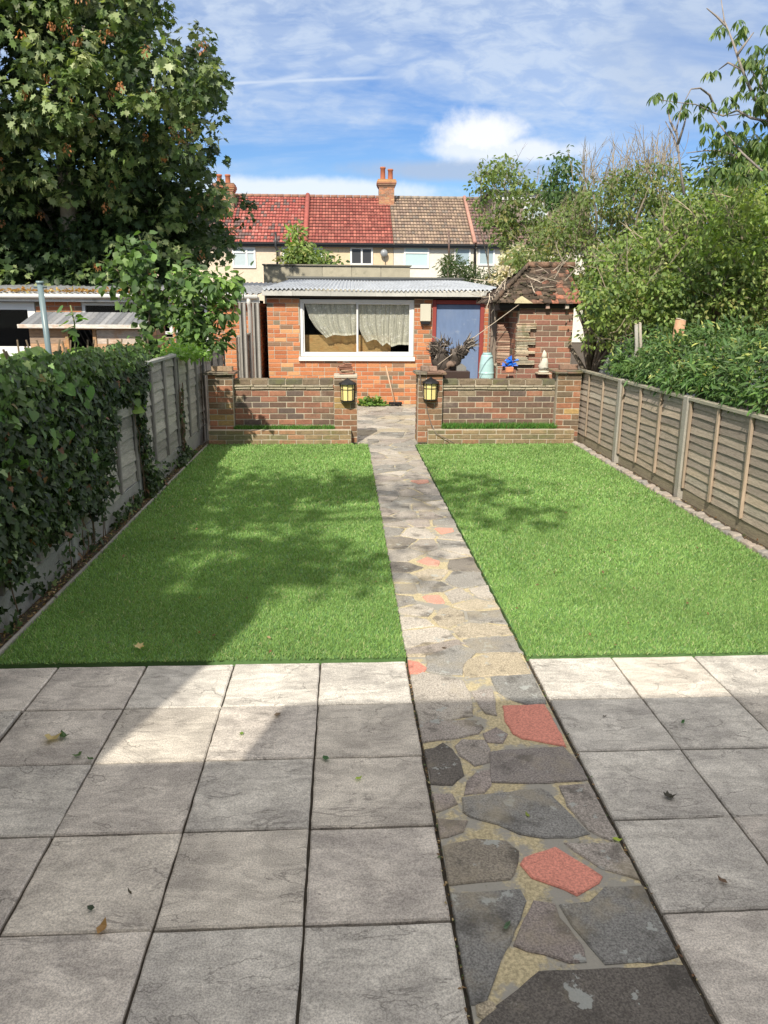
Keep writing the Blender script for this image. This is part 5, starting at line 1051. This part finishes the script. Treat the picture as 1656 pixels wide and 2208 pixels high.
YG = [(2.5, (.11, .17, .045)), (2.6, (.17, .24, .065)), (2.6, (.27, .36, .10)), (2.2, (.045, .08, .028)), (.6, (.42, .44, .17)), (.3, (.26, .19, .08))]  # darkest and palest greens paint shaded gaps and highlights into the crown
MG = [(3, (.10, .145, .045)), (3, (.14, .19, .06)), (1.3, (.20, .26, .085)), (.5, (.28, .25, .10))]
TW = (.31, .255, .18)
x, _ = W(1100, 600, 19); bush('tree', 'thin leaved small tree in front of the dormer at the roof line', 'tree', (x, 19, 0), [([(1012, 385), (1060, 340), (1110, 355), (1180, 400), (1190, 480), (1120, 560), (1050, 500), (1010, 440)], 150, 18.2, 20, .12, .3, 18, 'ovate', .12, MG, .3), ([(1150, 330), (1170, 330), (1200, 420), (1160, 420)], 0 or 6, 18.5, 19.5, .1, .2, 10, 'ovate', .13, MG, .3)], tips=14, r0=.022, twigs=[([(1015, 400), (1080, 350), (1180, 400), (1180, 500), (1060, 500)], 50, 18.3, 19.6, .6, 1., (.28, .24, .2))])
x, _ = W(1215, 600, 17); bush('tree', 'dark glossy leaved tree tip standing between dormer and twiggy shrub', 'tree', (x, 17, 0), [([(1185, 345), (1215, 320), (1250, 350), (1265, 420), (1250, 480), (1200, 470), (1180, 420)], 48, 16.5, 17.5, .1, .26, 16, 'ovate', .13, [(3, (.05, .10, .035)), (2, (.09, .15, .05))], .4)], tips=8, r0=.05)
x, _ = W(1290, 600, 13.5); bush('shrub', 'tangled half bare shrub of pale brown twigs behind the hut roof', 'shrub', (x, 13.5, 0), [([(1100, 560), (1180, 480), (1250, 410), (1380, 350), (1480, 360), (1500, 560), (1400, 620), (1250, 640), (1150, 610)], 820, 12.2, 14.6, .10, .25, 18, 'ovate', .075, MG, .3)], tips=26, r0=.04, twigs=[([(1130, 560), (1200, 470), (1290, 400), (1450, 350), (1480, 480), (1300, 600)], 300, 12.8, 14.4, .55, 1., TW), ([(1230, 390), (1330, 350), (1450, 330), (1450, 400), (1240, 430)], 90, 12.8, 13.8, .62, 1.5, TW), ([(1120, 610), (1220, 560), (1250, 610), (1180, 650)], 22, 10.9, 11.8, .4, .15, (.5, .42, .33)), ([(1030, 610), (1090, 600), (1110, 640), (1060, 650)], 14, 10.9, 11.3, .3, -.1, (.5, .42, .33))])
bush('tree', 'dense yellow green leafy tree rising behind the right hedge', 'tree', (5.6, 11, 0), [([(1245, 620), (1290, 540), (1400, 480), (1500, 400), (1620, 330), (1800, 330), (1800, 720), (1500, 740), (1440, 700), (1300, 740), (1262, 735)], 900, 9.6, 12.2, .10, .26, 26, 'ovate', .072, YG, .35),
    ([(1262, 640), (1350, 600), (1500, 560), (1700, 500), (1700, 700), (1270, 700)], 300, 9.2, 9.8, .08, .2, 18, 'ovate', .072, YG, .35), ([(1470, 520), (1570, 430), (1660, 350), (1760, 340), (1760, 640), (1580, 600)], 130, 9.0, 9.9, .08, .24, 18, 'ovate', .074, [(2, (.22, .31, .07)), (3, (.16, .23, .055)), (1, (.30, .35, .09))], .35),
    ([(1290, 560), (1500, 440), (1760, 400), (1760, 700), (1300, 720)], 420, 11.8, 13.2, .2, .4, 22, 'ovate', .12, [(1, (.05, .09, .03)), (1, (.07, .12, .035))], .35)], tips=40, r0=.07, twigs=[([(1290, 560), (1600, 400), (1640, 640), (1300, 660)], 120, 9.2, 11, .5, .5, TW), ([(1300, 740), (1340, 680), (1420, 700), (1400, 760)], 30, 9.4, 9.9, .4, .3, TW)])
# cherry-like tree with drooping leaf bunches, upper right
root = empty('tree', (5.2, 8.2, 0), 'sparse tree with drooping leaf bunches reaching into the sky at upper right', 'tree'); mb = MB(); gs = []
BR = [[(1720, 480), (1660, 250), (1625, 210), (1600, 150), (1580, 90), (1562, 45), (1555, 0)], [(1565, 55), (1545, 35), (1524, 18)], [(1660, 262), (1620, 255), (1590, 238), (1560, 250), (1530, 240), (1500, 225), (1470, 222), (1420, 215)], [(1700, 420), (1600, 330), (1560, 280), (1530, 240)],
    [(1545, 240), (1530, 205), (1510, 190), (1490, 192), (1478, 215)], [(1600, 150), (1570, 135), (1550, 150)], [(1590, 118), (1610, 90), (1625, 70)], [(1670, 330), (1640, 180), (1650, 120)], [(1720, 350), (1655, 210), (1620, 215)], [(1700, 300), (1640, 260), (1600, 245), (1570, 250)], [(1690, 260), (1640, 190), (1620, 150)], [(1475, 420), (1464, 340), (1459, 280), (1470, 225)], [(1464, 330), (1450, 290), (1435, 262)], [(1462, 310), (1475, 270), (1482, 240)], [(1460, 290), (1445, 262), (1440, 235)], [(1590, 340), (1560, 325), (1520, 325), (1480, 330)]]
for br in BR:
    pts = [P3(a, b, 8.2 + .25 * math.sin(a * .05)) for a, b in br]; r0 = .024 if br is BR[0] else .014; mb.tube(pts, [max(.004, r0 * (1 - i / len(pts))) for i in range(len(pts))], (.30, .26, .23), 6)
mb.tube([(5.2, 8.2, 0), (5.1, 8.2, 1.5), P3(1720, 480, 8.2)], [.09, .07, .04], (.28, .24, .2), 8)
spots = [(1545, 75), (1558, 62), (1598, 75), (1585, 90), (1592, 50), (1604, 60), (1598, 130), (1610, 140), (1590, 145), (1530, 160), (1545, 158), (1412, 212), (1420, 206), (1452, 205), (1445, 228), (1467, 245), (1475, 240), (1485, 218), (1510, 228), (1520, 235), (1535, 225), (1505, 250), (1570, 215), (1585, 225), (1560, 235), (1590, 205), (1600, 170), (1610, 185), (1625, 105), (1635, 110), (1650, 130), (1640, 150), (1655, 170), (1620, 200), (1635, 190), (1650, 215), (1630, 240), (1600, 265), (1615, 280), (1640, 265), (1655, 290), (1560, 265), (1575, 285), (1530, 275), (1545, 290), (1520, 270), (1590, 300), (1620, 310), (1645, 320), (1570, 320), (1600, 330), (1655, 60), (1660, 100), (1610, 240), (1645, 235)]
spots += [(random.uniform(1500, 1700), random.uniform(290, 390)) for _ in range(70)] + [(random.uniform(1620, 1720), random.uniform(120, 330)) for _ in range(50)]
P_ = []; D_ = []
for a, b in spots:
    c0 = Vector(P3(a, b - 6, 8.2 + random.uniform(-.35, .35)))
    for i in range(9): an = random.uniform(0, 6.283); P_.append(tuple(c0 + Vector((math.cos(an) * .012, math.sin(an) * .012, random.uniform(-.02, .01))))); D_.append((math.cos(an) * .7, math.sin(an) * .7, -random.uniform(.5, 1.3)))
n = len(P_); D_ = np.array(D_); nm = D_ * np.array([1, 1, 0]) + np.array([-.1, -.1, .7]); gs.append(('ovate', np.array(P_), D_, nm, np.stack([rng.uniform(.06, .085, n) * .85, rng.uniform(.075, .12, n)], 1), pick(n, [(3, (.07, .12, .04)), (2, (.11, .17, .05)), (1, (.20, .26, .09))])))
mb.build('trunk', M['bark'], root); leaves('crown', M['leaf'], gs, root)
bush('conifer', 'dark evergreen mass behind the bright tree at the right edge', 'tree', (6.5, 12.5, 0), [([(1500, 360), (1570, 320), (1640, 310), (1760, 300), (1760, 420), (1560, 420)], 60, 12.2, 14, .2, .4, 30, 'narrow', .14, [(1, (.03, .05, .03)), (1, (.05, .075, .035))], .2), ([(1490, 560), (1760, 540), (1760, 720), (1560, 720)], 60, 13, 14, .2, .4, 24, 'narrow', .14, [(1, (.03, .05, .03))], .2)], tips=10, r0=.06)
# shrubs by the terrace
def at_shrub(label, poly, Y, nc, ra, rb, nl, shp, size, pal, dp=.2):
    xs = sum(p[0] for p in poly) / len(poly); ys = max(p[1] for p in poly); x, z = W(xs, ys, Y); bush('shrub', label, 'shrub', (x, Y, 0), [(poly, nc, Y - .7, Y + .7, ra, rb, nl, shp, size, pal, dp)], tips=12, r0=.05)
at_shrub('upright leafy shrub in front of the red roofed houses above the concrete roof', [(612, 575), (622, 535), (632, 490), (655, 495), (665, 540), (690, 545), (725, 555), (728, 575)], 24, 75, .12, .35, 18, 'ovate', .17, YG)
at_shrub('dark feathery shrub right of the concrete roof', [(948, 585), (955, 565), (985, 548), (1010, 570), (1035, 585), (1080, 595), (1075, 625), (1000, 610), (955, 605)], 21, 90, .12, .3, 26, 'narrow', .12, [(2, (.05, .085, .03)), (1, (.09, .11, .035))])
at_shrub('pale cream flowering shrub between house and tiled hut', [(1062, 590), (1085, 545), (1120, 530), (1160, 545), (1165, 600), (1150, 640), (1100, 640), (1070, 620)], 18, 90, .1, .24, 22, 'round', .10, [(3, (.62, .56, .45)), (1, (.30, .30, .16)), (1, (.10, .14, .05))])
# white wall glimpsed through the right hand leaves
root = empty('garden_building', (6.6, 15, 0), 'white walled building glimpsed through leaves at right', 'building'); mb = MB(); mb.box(5.0, 9.5, 15, 15.2, 0, 2.3, (.66, .66, .64)); mb.build('wall', M['render_'], root); mb = MB(); mb.box(4.9, 9.6, 14.8, 18, 2.302, 2.42, (.12, .1, .09)); mb.build('roof', M['misc'], root)
# fallen leaves
FL = [((597, 1543), .045, (.16, .12, .09), 'ovate', 'curled brown leaf on the second slab row left of the path'), ((521, 1583), .03, (.16, .26, .05), 'ovate', 'small green leaf on a half shaded slab, middle left'), ((118, 1592), .06, (.5, .40, .20), 'ivy', 'pale yellow leaf beside a green one on the sunlit slabs at left'), ((136, 1587), .05, (.06, .12, .04), 'ivy', 'dark green leaf touching a pale yellow one at left'), ((773, 1679), .03, (.35, .48, .08), 'ovate', 'bright lime leaf on the slab left of the path'), ((703, 1637), .045, (.06, .14, .06), 'ovate', 'dark green leaf on the joint left of the path'), ((165, 1630), .035, (.10, .16, .07), 'ivy', 'green leaf on the edge of the sunlit patch at left'),
    ((195, 1637), .03, (.07, .13, .05), 'ovate', 'small dark leaf at the joint below the sunlit patch at left'), ((1472, 1559), .05, (.07, .16, .07), 'narrow', 'green leaf on the second slab row right of the path'), ((1446, 1718), .045, (.05, .045, .035), 'maple', 'dark shrivelled leaf on the third slab row right of the path'), ((1331, 1812), .035, (.42, .52, .08), 'ovate', 'lime leaf in the joint at the right edge of the path'), ((1092, 2000), .05, (.12, .19, .12), 'narrow', 'grey green leaf on the path beside a grey stone'), ((1137, 1758), .025, (.28, .34, .08), 'ovate', 'tiny yellow green leaf on the dark grey path stone'),
    ((220, 2003), .05, (.34, .20, .08), 'ovate', 'brown leaf on the joint near the lower left corner'), ((197, 1960), .035, (.05, .07, .05), 'ovate', 'dark twiggy leaf on a slab at lower left'), ((1557, 1900), .035, (.16, .10, .07), 'ovate', 'small brown leaf on the large slab at lower right'), ((303, 1396), .06, (.62, .48, .24), 'maple', 'yellow leaf lying on the left lawn near the slabs'), ((280, 1925), .03, (.07, .06, .045), 'narrow', 'short dark twig like leaf on a slab at lower left'), ((958, 1398), .03, (.10, .07, .05), 'ovate', 'brown leaf on the path where the lawn ends'), ((1303, 1545), .02, (.05, .04, .03), 'ovate', 'tiny dark speck of a leaf on the slab right of the path')]
for (px, py), s_, c_, shp, lb_ in FL:
    zz = .032 if 'lawn near' in lb_ else .006; x, y = G(px, py, zz); tv, tf = TPL[shp]; mb = MB(); a = random.uniform(0, 6.28)
    ca, sa = math.cos(a), math.sin(a); vs = [((vx * ca - (vy - .5) * sa) * s_, (vx * sa + (vy - .5) * ca) * s_, (abs(vz) * 2.2 + .5 * (vy - .5) ** 2) * s_) for vx, vy, vz in tv]
    mb.add(vs, tf, c_); o = mb.build('fallen_leaf', M['leaf']); o.location = (x, y, zz); tag(o, lb_, 'leaf', 'fallen leaves')
# ---------------------------------------------------------------- what stands behind the viewer and shades the patio
root = empty('house', (0, -3, 0), 'house behind the viewer whose roof edge shades the patio', 'house'); mb = MB(); WC = (.6, .56, .5)
zA = (3.12 + .5) / math.cos(SUN_AZ) * math.tan(SUN_EL); zB = (2.68 + .5) / math.cos(SUN_AZ) * math.tan(SUN_EL)  # roof heights and notch shaped so their shadow edges land on the patio
mb.box(-1.45, 6.5, -6, -.5, 0, zA, WC); mb.build('wall', M['render_'], root)
mb = MB(); mb.box(-2.13, -1.452, -6, -.5, 0, zB, WC); mb.build('wall', M['render_'], root)
mb = MB(); mb.box(-5.0, -2.132, -.9, -.5, 0, 4.75, WC); mb.build('wall', M['render_'], root)  # unseen thin tall slab added to shade the left corner
simple_window(root, 1.6, 3.4, .9, 2.1, -.46, .07, 2.5, (.1, .1, .1), -.02, .05); mb = MB(); mb.box(-.5, .5, -.498, -.46, .01, 2.05, (.7, .7, .7), 0, .004); mb.build('door', M['white'], root)
tb = (-5.9, .3, 0); root = empty('tree', tb, 'tree behind the viewer that dapples the lawn', 'tree')
tg = []
def shade(n, cx, cy, rx, ry, za=7.2, zb=9.2):
    for _ in range(n):
        a, r_ = random.uniform(0, 6.283), math.sqrt(random.random()); sx_, sy_, z = cx + rx * r_ * math.cos(a), cy + ry * r_ * math.sin(a), random.uniform(za, zb)
        tg.append((sx_ - z * math.sin(SUN_AZ) / math.tan(SUN_EL), sy_ - z * math.cos(SUN_AZ) / math.tan(SUN_EL), z))
shade(30, -.9, 6.0, .8, 1.3); shade(18, -.4, 7.6, .6, .6); shade(12, -1.2, 4.6, .5, .5); shade(11, 1.35, 7.1, .55, 1.0); shade(7, .5, 7.4, .5, .5); shade(8, -.3, 5.0, .5, .25)
leaves('crown', M['leaf'], [clumps(tg, .25, .62, 24, 'maple', .14, DG, .4)], root); mb = MB(); mb.tube([tb, (-5.6, .1, 3), (-4.6, -.6, 6.2)], [.2, .16, .1], (.28, .24, .2), 10); limbs(mb, (-4.6, -.6, 6.2), random.sample(tg, 24), .06, (.28, .24, .2)); mb.build('trunk', M['bark'], root)
